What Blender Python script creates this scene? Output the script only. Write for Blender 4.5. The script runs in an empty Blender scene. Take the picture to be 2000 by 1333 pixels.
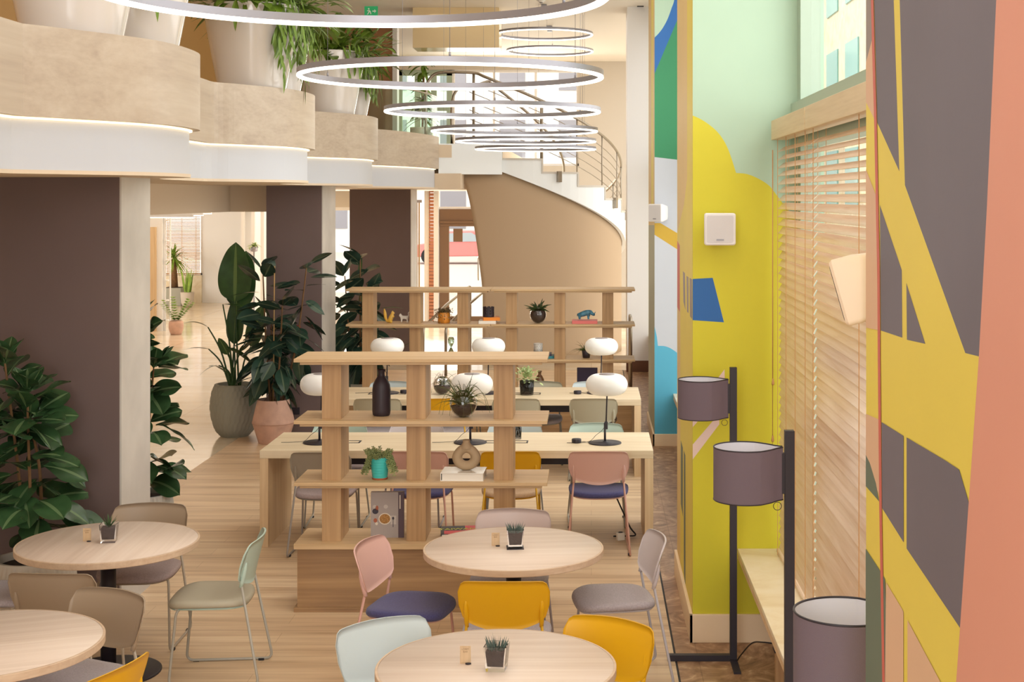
import bpy, math, random
from mathutils import Vector, Matrix
S = bpy.context.scene
COL = S.collection
PI = math.pi
rnd = random.Random(7)
F, CX, CY, H = 2777.8, 1155.0, 385.0, 2.68      # focal length and vanishing point in pixels of the 2000x1333 frame, eye height in metres
# ---------------------------------------------------------------- camera, world, lights, exposure
cam = bpy.data.objects.new('camera', bpy.data.cameras.new('camera')); COL.objects.link(cam)
cam.location = (0, 0, H); cam.rotation_euler = (PI/2, 0, 0)
cam.data.lens = 50; cam.data.sensor_width = 36; cam.data.sensor_fit = 'HORIZONTAL'
cam.data.shift_x = (1000-CX)/2000; cam.data.shift_y = -(666.5-CY)/2000
cam.data.clip_start = .05; cam.data.clip_end = 300
S.camera = cam
S.view_settings.view_transform = 'Standard'; S.view_settings.look = 'None'
S.view_settings.gamma = 1; S.view_settings.use_curve_mapping = False
S.view_settings.exposure = 0.0
W = bpy.data.worlds.new('world'); S.world = W; W.use_nodes = True
nt = W.node_tree; bg = nt.nodes['Background']
bg.inputs['Color'].default_value = (1.0, .978, .94, 1); bg.inputs['Strength'].default_value = 2.6
def area(name, loc, direction, sx, sy, power, col=(1, .95, .88)):
    l = bpy.data.lights.new(name, 'AREA'); l.shape = 'RECTANGLE'; l.size = sx; l.size_y = sy; l.energy = power; l.color = col
    o = bpy.data.objects.new(name, l); COL.objects.link(o); o.location = loc
    o.rotation_euler = Vector(direction).to_track_quat('-Z', 'Y').to_euler(); return o
sun = bpy.data.lights.new('sun', 'SUN'); sun.energy = 5.0; sun.angle = .01; sun.color = (1, .88, .68)
so = bpy.data.objects.new('sun', sun); COL.objects.link(so); so.location = (-20, 60, 30)
so.rotation_euler = Vector((.42, -.80, -.44)).to_track_quat('-Z', 'Y').to_euler()
area('front_daylight_fill', (-2.0, -10.5, 3.4), (0, 1, -.04), 11, 6, 1050, (.98, .985, 1))  # unseen daylight panel added behind the camera for soft frontal light
area('daylight_side_window', (1.42, 7.0, 4.3), (-1, .0, -.25), 4.0, 2.2, 32, (.93, .97, 1))
area('daylight_side_window_far', (1.42, 12.8, 3.4), (-1, .0, -.15), 3.5, 3.4, 48, (.93, .97, 1))
area('daylight_back_glazing', (-1.7, 29.6, 4.4), (0, -1, -.2), 2.6, 1.8, 70, (1, .95, .86))
area('daylight_entrance', (-4.6, 29.6, 1.5), (.1, -1, 0), 4.0, 2.2, 150, (1, .95, .86))
area('ceiling_fill', (-.9, 8.0, 5.5), (0, 0, -1), 2.6, 16.0, 150, (1, .955, .90))  # large soft fill light added under the unseen ceiling over the tables
area('ceiling_fill.001', (-1.0, 24.5, 5.5), (0, 0, -1), 3.0, 6.0, 34, (1, .96, .92))  # added fill light below the far ceiling, not a fitting of the hall
area('passage_fill', (-8.5, 24.0, 2.75), (0, 0, -1), 5.0, 16.0, 170, (1, .94, .84))  # added overhead fill for the passage, apart from its linear lamps
area('passage_end_fill', (-13.0, 31.5, 1.6), (1, .25, 0), 4.0, 2.0, 160, (1, .95, .86))  # fill light added to brighten the passage end wall; no window stands here
area('gallery_fill', (-4.6, 11.0, 5.5), (.2, 0, -1), 2.0, 20.0, 60, (1, .90, .74))  # warm fill light added above the balcony, without a fitting
# ---------------------------------------------------------------- helpers
def PT(px, py, d): return Vector(((px-CX)*d/F, d, H-(py-CY)*d/F))
def XX(px, d): return (px-CX)*d/F
def ZZ(py, d): return H-(py-CY)*d/F
def lin(c):
    return tuple((v/255/12.92 if v/255 <= .04045 else ((v/255+.055)/1.055)**2.4) for v in c)+(1,)
class MB:
    """collects verts and faces of one mesh; m = material slot, s = smooth"""
    def __init__(self): self.v = []; self.f = []; self.m = []; self.s = []; self.M = Matrix.Identity(4)
    def add(self, vs, fs, m=0, s=False):
        n = len(self.v); self.v += [tuple(self.M @ Vector(p)) for p in vs]
        for f in fs: self.f.append(tuple(i+n for i in f)); self.m.append(m); self.s.append(s)
        return self
    def box(self, x0, x1, y0, y1, z0, z1, m=0):
        v = [(x0,y0,z0),(x1,y0,z0),(x1,y1,z0),(x0,y1,z0),(x0,y0,z1),(x1,y0,z1),(x1,y1,z1),(x0,y1,z1)]
        return self.add(v, [(0,3,2,1),(4,5,6,7),(0,1,5,4),(1,2,6,5),(2,3,7,6),(3,0,4,7)], m)
    def lathe(self, prof, seg=32, c=(0,0,0), m=0, cap=True, sq=None):
        n = len(prof); vs = []
        for r, z in prof:
            for k in range(seg):
                a = 2*PI*k/seg; cs, sn = math.cos(a), math.sin(a)
                if sq: rr = r/((abs(cs)**sq+abs(sn)**sq)**(1/sq))
                else: rr = r
                vs.append((c[0]+rr*cs, c[1]+rr*sn, c[2]+z))
        fs = [(i*seg+k, i*seg+(k+1) % seg, (i+1)*seg+(k+1) % seg, (i+1)*seg+k) for i in range(n-1) for k in range(seg)]
        self.add(vs, fs, m, True)
        if cap:
            b = len(self.v)-n*seg
            self.f.append(tuple(b+k for k in reversed(range(seg)))); self.m.append(m); self.s.append(False)
            self.f.append(tuple(b+(n-1)*seg+k for k in range(seg))); self.m.append(m); self.s.append(False)
        return self
    def tube(self, pts, r, seg=8, m=0, closed=False):
        pts = [Vector(p) for p in pts]; n = len(pts); vs = []
        rs = r if isinstance(r, (list, tuple)) else [r]*n
        up = None
        for i, p in enumerate(pts):
            a = pts[(i-1) % n] if (closed or i > 0) else p; b = pts[(i+1) % n] if (closed or i < n-1) else p
            t = (b-a).normalized()
            if up is None:
                up = t.orthogonal().normalized()
            up = (up-t*up.dot(t))
            up = up.normalized() if up.length > 1e-6 else t.orthogonal().normalized()
            w = t.cross(up)
            for k in range(seg):
                q = 2*PI*k/seg; vs.append(p+(up*math.cos(q)+w*math.sin(q))*rs[i])
        e = n if closed else n-1
        fs = [(i*seg+k, i*seg+(k+1) % seg, ((i+1) % n)*seg+(k+1) % seg, ((i+1) % n)*seg+k) for i in range(e) for k in range(seg)]
        self.add(vs, fs, m, True)
        if not closed:
            b = len(self.v)-n*seg
            self.f.append(tuple(b+k for k in reversed(range(seg)))); self.m.append(m); self.s.append(False)
            self.f.append(tuple(b+(n-1)*seg+k for k in range(seg))); self.m.append(m); self.s.append(False)
        return self
    def grid(self, fn, nu, nv, m=0, s=True, flip=False):
        vs = [fn(i/nu, j/nv) for j in range(nv+1) for i in range(nu+1)]
        fs = []
        for j in range(nv):
            for i in range(nu):
                a = j*(nu+1)+i; q = (a, a+1, a+nu+2, a+nu+1); fs.append(q[::-1] if flip else q)
        return self.add(vs, fs, m, s)
    def prism(self, poly, axis, a, b, m=0, s=False):
        """polygon in the plane across AXIS, from a to b"""
        def q(p, t):
            if axis == 'x': return (t, p[0], p[1])
            if axis == 'y': return (p[0], t, p[1])
            return (p[0], p[1], t)
        n = len(poly); vs = [q(p, a) for p in poly]+[q(p, b) for p in poly]
        fs = [tuple(range(n))[::-1], tuple(range(n, 2*n))]
        self.add(vs, fs, m)
        k = len(self.v)-2*n
        for i in range(n):
            self.f.append((k+i, k+(i+1) % n, k+n+(i+1) % n, k+n+i)); self.m.append(m); self.s.append(s)
        return self
    def poly(self, pts, m=0): return self.add(pts, [tuple(range(len(pts)))], m)
    def mesh(self, name, mats):
        me = bpy.data.meshes.new(name); me.from_pydata(self.v, [], self.f)
        for mm in (mats if isinstance(mats, (list, tuple)) else [mats]): me.materials.append(mm)
        me.polygons.foreach_set('material_index', self.m); me.polygons.foreach_set('use_smooth', self.s)
        me.update(); return me
    def obj(self, name, mats, parent=None, loc=None, bevel=0, fix=False):
        me = self.mesh(name, mats); o = bpy.data.objects.new(name, me); COL.objects.link(o)
        if parent: o.parent = parent
        if loc: o.location = loc
        if fix:
            import bmesh
            bm = bmesh.new(); bm.from_mesh(me); bmesh.ops.recalc_face_normals(bm, faces=bm.faces); bm.to_mesh(me); bm.free()
        if bevel:
            b = o.modifiers.new('bevel', 'BEVEL'); b.width = bevel; b.segments = 2; b.limit_method = 'ANGLE'
        return o
def tag(o, label, cat, group=None):
    o['label'] = label; o['category'] = cat
    if group: o['group'] = group
    return o
def thing(name, label, cat, loc=(0,0,0), rz=0, group=None):
    o = bpy.data.objects.new(name, None); COL.objects.link(o); o.empty_display_size = .1
    o.location = loc; o.rotation_euler = (0, 0, rz)
    return tag(o, label, cat, group)
def struct(o): o['kind'] = 'structure'; return o
def dup(root, loc, rz, label, group=None):
    def cp(o, par):
        c = o.copy(); COL.objects.link(c)
        if par: c.parent = par
        for ch in o.children: cp(ch, c)
        return c
    r = cp(root, None); r.location = loc; r.rotation_euler = (0, 0, rz); r['label'] = label
    if group: r['group'] = group
    return r
def fillet(pts, r, n=5):
    pts = [Vector(p) for p in pts]; out = [pts[0]]
    for i in range(1, len(pts)-1):
        a, b, c = pts[i-1], pts[i], pts[i+1]; u = (a-b); w = (c-b)
        q = min(r, u.length*.49, w.length*.49); p0 = b+u.normalized()*q; p1 = b+w.normalized()*q
        for k in range(n+1):
            t = k/n; out.append(p0*(1-t)**2+b*2*t*(1-t)+p1*t*t)
    return out+[pts[-1]]
def smooth_path(pts, n=6):
    pts = [Vector(p) for p in pts]; out = []
    for i in range(len(pts)-1):
        p0 = pts[max(i-1, 0)]; p1 = pts[i]; p2 = pts[i+1]; p3 = pts[min(i+2, len(pts)-1)]
        for k in range(n):
            t = k/n
            out.append(.5*((2*p1)+(p2-p0)*t+(2*p0-5*p1+4*p2-p3)*t*t+(3*p1-p0-3*p2+p3)*t**3))
    return out+[pts[-1]]
def skin(name, chains, mat, parent=None, sub=2, loc=None, scale=1.0):
    """one continuous body grown over chains of (x,y,z,r); chain points that coincide share a vertex, the first chain starts at the root"""
    vs, rs, es, key = [], [], [], {}
    for ch in chains:
        last = None
        for x, y, z, r in ch:
            k = (round(x*scale, 5), round(y*scale, 5), round(z*scale, 5))
            if k not in key: key[k] = len(vs); vs.append(k); rs.append(r*scale)
            i = key[k]
            if last is not None and last != i: es.append((last, i))
            last = i
    me = bpy.data.meshes.new(name); me.from_pydata(vs, es, []); me.materials.append(mat)
    o = bpy.data.objects.new(name, me); COL.objects.link(o)
    if parent: o.parent = parent
    if loc: o.location = loc
    mo = o.modifiers.new('skin', 'SKIN'); mo.use_smooth_shade = True
    sv = me.skin_vertices[0].data if me.skin_vertices else None
    if sv is None:
        bpy.context.view_layer.objects.active = o
    for i, r in enumerate(rs): me.skin_vertices[0].data[i].radius = (r, r)
    me.skin_vertices[0].data[0].use_root = True
    sb = o.modifiers.new('sub', 'SUBSURF'); sb.levels = sub; sb.render_levels = sub
    return o
# ---------------------------------------------------------------- materials
def base(name):
    m = bpy.data.materials.new(name); m.use_nodes = True
    return m, m.node_tree, m.node_tree.nodes['Principled BSDF']
def mat(name, col, rough=.5, metal=0, spec=.5, bump=0, bscale=200, vary=0, vscale=3, emit=None, es=0, trans=0, ior=1.45, coat=0, sheen=0, sss=0):
    m, t, b = base(name)
    b.inputs['Base Color'].default_value = lin(col); b.inputs['Roughness'].default_value = rough; b.inputs['Metallic'].default_value = metal
    b.inputs['Specular IOR Level'].default_value = spec; b.inputs['IOR'].default_value = ior
    b.inputs['Transmission Weight'].default_value = trans; b.inputs['Coat Weight'].default_value = coat; b.inputs['Sheen Weight'].default_value = sheen
    if emit: b.inputs['Emission Color'].default_value = lin(emit); b.inputs['Emission Strength'].default_value = es
    if sss: b.inputs['Subsurface Weight'].default_value = sss; b.inputs['Subsurface Radius'].default_value = (.05, .05, .05)
    if bump or vary:
        tc = t.nodes.new('ShaderNodeTexCoord')
    if bump:
        n = t.nodes.new('ShaderNodeTexNoise'); n.inputs['Scale'].default_value = bscale; n.inputs['Detail'].default_value = 3
        bp = t.nodes.new('ShaderNodeBump'); bp.inputs['Strength'].default_value = bump; bp.inputs['Distance'].default_value = .002
        t.links.new(tc.outputs['Object'], n.inputs['Vector']); t.links.new(n.outputs['Fac'], bp.inputs['Height']); t.links.new(bp.outputs['Normal'], b.inputs['Normal'])
    if vary:
        n = t.nodes.new('ShaderNodeTexNoise'); n.inputs['Scale'].default_value = vscale; n.inputs['Detail'].default_value = 5
        r = t.nodes.new('ShaderNodeValToRGB'); c = lin(col)
        r.color_ramp.elements[0].color = tuple(v*(1-vary) for v in c[:3])+(1,); r.color_ramp.elements[1].color = tuple(min(1, v*(1+vary)) for v in c[:3])+(1,)
        r.color_ramp.elements[0].position = .3; r.color_ramp.elements[1].position = .7
        t.links.new(tc.outputs['Object'], n.inputs['Vector']); t.links.new(n.outputs['Fac'], r.inputs['Fac']); t.links.new(r.outputs['Color'], b.inputs['Base Color'])
    return m
def wood(name, dark, mid, light, axis='x', scale=1.0, rough=.45, seams=None, contrast=.22, knots=0):
    def ds(c):
        y = .3*c[0]+.59*c[1]+.11*c[2]; return tuple(v+(y-v)*.09 for v in c)
    dark, mid, light = ds(dark), ds(mid), ds(light)
    m, t, b = base(name); N = t.nodes.new; L = t.links.new
    tc = N('ShaderNodeTexCoord'); mp = N('ShaderNodeMapping'); L(tc.outputs['Object'], mp.inputs['Vector'])
    s = [14*scale]*3; s['xyz'.index(axis)] = .9*scale; mp.inputs['Scale'].default_value = s
    n1 = N('ShaderNodeTexNoise'); n1.inputs['Scale'].default_value = 1.0; n1.inputs['Detail'].default_value = 4; n1.inputs['Distortion'].default_value = 1.2
    L(mp.outputs['Vector'], n1.inputs['Vector'])
    mp2 = N('ShaderNodeMapping'); L(tc.outputs['Object'], mp2.inputs['Vector']); s2 = [90*scale]*3; s2['xyz'.index(axis)] = 2.0*scale; mp2.inputs['Scale'].default_value = s2
    n2 = N('ShaderNodeTexNoise'); n2.inputs['Scale'].default_value = 1.0; n2.inputs['Detail'].default_value = 3; L(mp2.outputs['Vector'], n2.inputs['Vector'])
    mx = N('ShaderNodeMath'); mx.operation = 'MULTIPLY_ADD'; mx.inputs[1].default_value = .35; L(n2.outputs['Fac'], mx.inputs[0])
    m3 = N('ShaderNodeMath'); m3.operation = 'MULTIPLY'; m3.inputs[1].default_value = .65; L(n1.outputs['Fac'], m3.inputs[0]); L(m3.outputs[0], mx.inputs[2])
    r = N('ShaderNodeValToRGB'); e = r.color_ramp.elements; e[0].position = .5-contrast; e[0].color = lin(dark); e[1].position = .5+contrast; e[1].color = lin(light)
    q = r.color_ramp.elements.new(.5); q.color = lin(mid); L(mx.outputs[0], r.inputs['Fac'])
    col = r.outputs['Color']
    if knots:
        mk = N('ShaderNodeMapping'); L(tc.outputs['Object'], mk.inputs['Vector']); sk = [5.0]*3; sk['xyz'.index(axis)] = 2.0; mk.inputs['Scale'].default_value = sk
        v = N('ShaderNodeTexVoronoi'); v.inputs['Scale'].default_value = 1.0; L(mk.outputs['Vector'], v.inputs['Vector'])
        rk = N('ShaderNodeValToRGB'); rk.color_ramp.elements[0].position = .03; rk.color_ramp.elements[0].color = (.45, .38, .32, 1); rk.color_ramp.elements[1].position = .16; rk.color_ramp.elements[1].color = (1, 1, 1, 1)
        L(v.outputs['Distance'], rk.inputs['Fac']); mm = N('ShaderNodeMix'); mm.data_type = 'RGBA'; mm.blend_type = 'MULTIPLY'; mm.inputs['Factor'].default_value = knots
        L(col, mm.inputs[6]); L(rk.outputs['Color'], mm.inputs[7]); col = mm.outputs[2]
    if seams:
        br = N('ShaderNodeTexBrick'); br.inputs['Scale'].default_value = 1; br.inputs['Brick Width'].default_value = seams[0]; br.inputs['Row Height'].default_value = seams[1]
        br.inputs['Mortar Size'].default_value = seams[2]; br.inputs['Color1'].default_value = (1, 1, 1, 1); br.inputs['Color2'].default_value = (seams[3],)*3+(1,); br.inputs['Mortar'].default_value = (.62, .55, .48, 1)
        L(tc.outputs['Object'], br.inputs['Vector']); mm = N('ShaderNodeMix'); mm.data_type = 'RGBA'; mm.blend_type = 'MULTIPLY'; mm.inputs['Factor'].default_value = 1
        L(col, mm.inputs[6]); L(br.outputs['Color'], mm.inputs[7]); col = mm.outputs[2]
    L(col, b.inputs['Base Color']); b.inputs['Roughness'].default_value = rough
    return m
def stone(name, cols, scale, rough, tile=None, dist=2.0, stretch=(1, 1, 1), mortar=(.7, .65, .6, 1)):
    m, t, b = base(name); N = t.nodes.new; L = t.links.new
    tc = N('ShaderNodeTexCoord'); mp = N('ShaderNodeMapping'); mp.inputs['Scale'].default_value = stretch; L(tc.outputs['Object'], mp.inputs['Vector'])
    n = N('ShaderNodeTexNoise'); n.inputs['Scale'].default_value = scale; n.inputs['Detail'].default_value = 9; n.inputs['Distortion'].default_value = dist; n.inputs['Roughness'].default_value = .62
    L(mp.outputs['Vector'], n.inputs['Vector'])
    r = N('ShaderNodeValToRGB'); e = r.color_ramp.elements; e[0].position = .28; e[0].color = lin(cols[0]); e[1].position = .72; e[1].color = lin(cols[-1])
    for i, c in enumerate(cols[1:-1]): q = e.new(.28+.44*(i+1)/(len(cols)-1)); q.color = lin(c)
    L(n.outputs['Fac'], r.inputs['Fac']); col = r.outputs['Color']
    if tile:
        br = N('ShaderNodeTexBrick'); br.offset = 0; br.inputs['Scale'].default_value = 1; br.inputs['Brick Width'].default_value = tile[0]; br.inputs['Row Height'].default_value = tile[1]
        br.inputs['Mortar Size'].default_value = tile[2]; br.inputs['Color1'].default_value = (1, 1, 1, 1); br.inputs['Color2'].default_value = (.93, .93, .93, 1); br.inputs['Mortar'].default_value = mortar
        L(tc.outputs['Object'], br.inputs['Vector']); mm = N('ShaderNodeMix'); mm.data_type = 'RGBA'; mm.blend_type = 'MULTIPLY'; mm.inputs['Factor'].default_value = 1
        L(col, mm.inputs[6]); L(br.outputs['Color'], mm.inputs[7]); col = mm.outputs[2]
    L(col, b.inputs['Base Color']); b.inputs['Roughness'].default_value = rough
    return m
def pane_mat(name, tint=(1, 1, 1), refl=.06):
    m = bpy.data.materials.new(name); m.use_nodes = True; t = m.node_tree; t.nodes.clear(); N = t.nodes.new
    o = N('ShaderNodeOutputMaterial'); a = N('ShaderNodeBsdfTransparent'); a.inputs[0].default_value = tint+(1,); g = N('ShaderNodeBsdfGlossy'); g.inputs['Roughness'].default_value = .02
    fr = N('ShaderNodeLayerWeight'); fr.inputs['Blend'].default_value = .5; pw = N('ShaderNodeMath'); pw.operation = 'POWER'; pw.inputs[1].default_value = 6; ml = N('ShaderNodeMath'); ml.operation = 'MULTIPLY_ADD'; ml.inputs[1].default_value = .35; ml.inputs[2].default_value = refl*.3; ml.use_clamp = True
    x = N('ShaderNodeMixShader'); t.links.new(fr.outputs['Facing'], pw.inputs[0]); t.links.new(pw.outputs[0], ml.inputs[0]); t.links.new(ml.outputs[0], x.inputs[0]); t.links.new(a.outputs[0], x.inputs[1]); t.links.new(g.outputs[0], x.inputs[2]); t.links.new(x.outputs[0], o.inputs[0])
    return m
def leafmat(name, c, light, rough=.3):
    a = mat(name, c, rough, vary=.35, vscale=6, spec=.5); b2 = mat(name+'_rib', light, .45)
    return [a, b2]
M = dict(
    white=mat('white_paint', (238, 236, 234), .6), ceiling=mat('ceiling_white', (240, 233, 222), .7), plaster=mat('warm_plaster', (206, 196, 181), .7), tan=mat('tan_plaster', (188, 163, 134), .75),
    soffit=mat('beige_soffit', (222, 203, 178), .7), brown=mat('aubergine_brown', (108, 90, 87), .6, vary=.06, vscale=1.2), concrete=mat('brushed_concrete', (196, 190, 182), .35, vary=.14, vscale=2.2),
    gold=mat('gold_wall', (214, 168, 104), .5), brownwall=mat('brown_wall', (172, 124, 84), .6), stringer=mat('stair_white', (242, 247, 250), .5), tread=mat('tread_stone', (206, 200, 190), .4),
    chrome=mat('brushed_steel', (160, 150, 136), .3, metal=1), black=mat('black_metal', (44, 38, 46), .45), alu=mat('aluminium', (150, 148, 154), .4, metal=.5),
    led=mat('led_diffuser', (255, 250, 240), .5, emit=(255, 246, 232), es=2.6), ledwarm=mat('led_strip', (255, 240, 210), .5, emit=(255, 228, 180), es=2.4),
    floor=wood('oak_laminate', (196, 160, 122), (222, 188, 148), (236, 208, 170), 'x', .55, .42, (1.9, .19, .0012, .955), .15),
    table=wood('pale_ash', (212, 188, 168), (226, 204, 186), (236, 218, 202), 'x', .5, .4, None, .2), edge=wood('ash_edge', (204, 170, 140), (216, 186, 156), (226, 198, 168), 'x', 1, .5),
    desk=wood('bleached_oak', (214, 188, 148), (228, 206, 170), (238, 219, 188), 'x', .6, .45, None, .2), deskv=wood('bleached_oak_upright', (206, 168, 122), (222, 188, 142), (232, 202, 158), 'z', .6, .5, None, .2),
    shelf=wood('oak_shelf', (188, 150, 102), (208, 172, 124), (220, 186, 142), 'x', .6, .5, None, .2), post=wood('oak_post', (158, 116, 72), (184, 142, 94), (202, 160, 110), 'z', .7, .5, None, .2, .35),
    plinth=wood('rustic_oak', (138, 100, 64), (168, 128, 84), (188, 148, 100), 'x', .55, .5, None, .22, .6), parapet=wood('limed_oak', (172, 152, 132), (190, 172, 150), (202, 187, 167), 'y', .45, .5, None, .24),
    blind=wood('blind_slat', (220, 182, 150), (232, 202, 174), (242, 218, 194), 'y', 1, .25), cord=mat('blind_cord', (200, 152, 100), .7),
    stonefloor=stone('travertine', ((214, 192, 160), (228, 210, 182), (238, 224, 202)), .8, .12, (1.25, 1.25, .004), 1.0, (1, 3, 1)), marble=stone('emperador_marble', ((104, 72, 50), (146, 108, 78), (176, 138, 104), (220, 190, 154)), 3.0, .42, (.62, .62, .003), 3.5, (1, 1, 1)),
    sill=stone('cream_stone', ((222, 198, 158), (238, 222, 192), (246, 234, 212)), 2.0, .3, (.7, 3.0, .003), 1.5), leafsoil=mat('soil', (70, 52, 48), .95, bump=1, bscale=120, vary=.3, vscale=40),
    pane=pane_mat('window_pane'), green_pane=pane_mat('green_pane', (.86, .96, .90), .1), glass=mat('clear_glass', (255, 255, 255), .02, trans=1, ior=1.45), opal=mat('opal_shade', (248, 247, 245), .28, sss=.15),
    baseboard=mat('baseboard_cream', (240, 214, 178), .5), shade=mat('lampshade_fabric', (112, 98, 108), .85, bump=.5, bscale=500), shade_in=mat('lampshade_lining', (226, 226, 236), .8), plastic_white=mat('speaker_white', (232, 228, 226), .5),
    plastic_beige=mat('speaker_shell', (228, 206, 180), .55), teal_frame=mat('mint_frame', (168, 186, 168), .5), terracotta=mat('terracotta', (206, 166, 146), .85, vary=.12, vscale=9), graypot=mat('grey_green_pot', (164, 162, 148), .8), stonepot=mat('ribbed_pot', (196, 184, 168), .8),
    ceramic=mat('white_ceramic', (240, 234, 224), .15, coat=.5), darkvase=mat('charcoal_ceramic', (52, 42, 48), .5, vary=.1), stonevase=mat('sand_ceramic', (178, 152, 120), .8, bump=.3, bscale=90), teal=mat('turquoise_glaze', (72, 190, 184), .3), paper=mat('paper', (236, 228, 216), .8),
    brick=mat('brick_red', (190, 130, 100), .8), door=mat('door_brown', (122, 94, 70), .45), rubber=mat('black_rubber', (30, 27, 30), .6), facade=stone('pale_stone', ((176, 160, 132), (196, 182, 154), (206, 196, 172)), 1.2, .8), tealglass=mat('teal_glass', (110, 166, 164), .15), street=mat('street', (196, 190, 180), .8),
)
# ================================================================ THE SETTING
WX = .483
struct(MB().box(-3.92, WX, -3, 22, -.1, 0).obj('floor', M['floor']))
struct(MB().box(-16, -3.92, -3, 40, -.1, 0).box(-3.92, 1.5, 22, 40, -.1, 0).obj('floor', M['stonefloor']))
struct(MB().box(WX+.012, 1.5, -3, 22, -.1, 0).obj('floor', M['marble']))
struct(MB().box(WX, WX+.012, -3, 22, -.1, .001).obj('trim_1', M['rubber']))
CZ = 5.6
struct(MB().box(-6.2, 1.6, -3, 31, CZ, CZ+.15).obj('ceiling', M['ceiling']))
struct(MB().box(-2.75, -1.42, 21.9, 22.5, 4.98, CZ).obj('trim_2', mat('bulkhead_lacquer', (230, 206, 160), .2)))                   # glossy bulkhead under the ceiling
# ---- murals: flat paint laid on the piers
paint = {}
def PC(name, c, vary=.03):
    if name not in paint: paint[name] = mat('mural_'+name, c, .55, vary=vary, vscale=1.5, bump=.05, bscale=60)
    return paint[name]
def pier(name, box, front, side, fx, fy):
    """box of the pier; FRONT: polygons in picture pixels on its face y=fy, SIDE: on its room face x=fx"""
    cols = []; mb = MB()
    def slot(c):
        if c not in cols: cols.append(c)
        return cols.index(c)
    mb.box(*box, m=slot(front[0] if front else side[0]))
    e = .00009
    x0, x1, y0, y1, z0, z1 = box
    def clip(poly, lo, hi, zlo, zhi):
        for ax, val, sg in ((0, lo, 1), (0, hi, -1), (1, zlo, 1), (1, zhi, -1)):
            out = []
            for i in range(len(poly)):
                a, b = poly[i-1], poly[i]; da, db = sg*(a[ax]-val), sg*(b[ax]-val)
                if (da >= 0) != (db >= 0):
                    t = da/(da-db); out.append((a[0]+(b[0]-a[0])*t, a[1]+(b[1]-a[1])*t))
                if db >= 0: out.append(b)
            poly = out
            if len(poly) < 3: return []
        return poly
    if front:
        for k, (c, poly) in enumerate(front[1:]):
            q = clip([(XX(px, fy), ZZ(py, fy)) for px, py in poly], x0, x1, z0, z1)
            if q: mb.poly([(x, fy-e*(k+1), z) for x, z in q], slot(c))
    if side:
        mb.poly([(fx-.0004, y1, z0), (fx-.0004, y0, z0), (fx-.0004, y0, z1), (fx-.0004, y1, z1)], slot(side[0]))
        for k, (c, poly) in enumerate(side[1:]):
            q = clip([(fx*F/(px-CX), H-(py-CY)*fx/(px-CX)) for px, py in poly], y0, y1, z0, z1)
            if q: mb.poly([(fx-.0004-e*(k+1), y, z) for y, z in q], slot(c))
    return struct(mb.obj(name, cols))
def cv(pts): return [(v.x, v.y) for v in smooth_path([(a, b, 0) for a, b in pts], 6)]
mint = PC('mint', (172, 198, 174)); yel = PC('acid_yellow', (208, 198, 44)); blue = PC('blue', (40, 100, 168)); pinkpale = PC('pale_pink', (232, 206, 196)); sand = PC('sand', (226, 196, 128))
ochre = PC('ochre', (196, 160, 52)); green = PC('green', (52, 134, 90)); greyw = PC('grey_white', (190, 194, 202)); cyan = PC('cyan', (84, 170, 200)); must = PC('mustard', (232, 212, 88))
gris = PC('plum_grey', (110, 105, 118), .10); beige = PC('beige', (222, 184, 152)); pink = PC('salmon', (222, 156, 136)); moss = PC('moss', (100, 116, 102)); red = PC('red', (206, 104, 92)); olive = PC('sage', (176, 178, 150)); grish = PC('slate_grey', (150, 140, 136))
pier('wall_right', (.61, 1.4, 8.56, 10.1, 0, CZ),
     [mint,
      (yel, cv([(1330, 220), (1356, 227), (1380, 240), (1404, 261), (1422, 291), (1438, 339)])+[(1438, 1300), (1330, 1300)]),
      (yel, cv([(1437, 338), (1458, 340), (1479, 348), (1500, 361), (1513, 376), (1560, 440)])+[(1560, 1300), (1437, 1300)]),
      (blue, [(1340, 546), (1392, 543), (1414, 630), (1340, 625)]),
      (pinkpale, [(1340, 850), (1340, 822), (1415, 722), (1416, 762)]), (pinkpale, [(1340, 915), (1340, 884), (1405, 808), (1405, 829)])],
     [sand,
      (must, [(1342, 0), (1356, 0), (1356, 1300), (1342, 1300)]), (must, [(1322, 460), (1336, 400), (1356, 235), (1356, 1300), (1322, 1300)]),
      (sand, [(1322, 560), (1329, 600), (1329, 1240), (1322, 1240)]),
      (grish, [(1334, 530), (1338, 534), (1339, 606), (1335, 590)]), (grish, [(1341, 539), (1345, 542), (1345, 612), (1342, 609)]), (grish, [(1347, 543), (1352, 546), (1352, 624), (1348, 618)]),
      (red, [(1323, 470), (1328, 480), (1328, 610), (1323, 600)]),
      (moss, [(1330, 860), (1334, 875), (1334, 1010), (1330, 985)]), (moss, [(1336, 880), (1339, 890), (1339, 1150), (1336, 1120)])], .61, 8.56)
pier('wall_right', (.68, 1.4, 15.3, 16.9, 0, CZ),
     [greyw,
      (mint, [(1270, -60), (1325, -60)]+cv([(1325, -40), (1317, 0), (1312, 15), (1303, 39), (1290, 61), (1270, 82)])),
      (green, [(1270, 145), (1330, 10), (1330, 313), (1270, 306)]),
      (blue, cv([(1270, 82), (1290, 61), (1303, 39), (1312, 15), (1317, 0), (1325, -40)])+[(1335, -40), (1330, 22), (1278, 145), (1270, 165)]),
      (ochre, [(1277, 436), (1290, 436), (1330, 460), (1330, 492), (1277, 458)]),
      (cyan, [(1275, 625), (1279, 640), (1283, 658), (1285, 676)]+cv([(1285, 676), (1300, 677), (1315, 684), (1335, 700)])+[ (1335, 900), (1275, 900)])],
     [sand, (olive, [(1262, 440), (1279, 440), (1279, 880), (1262, 880)]), (must, [(1272, 0), (1276, 0), (1276, 400), (1272, 400)])], .68, 15.3)
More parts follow.
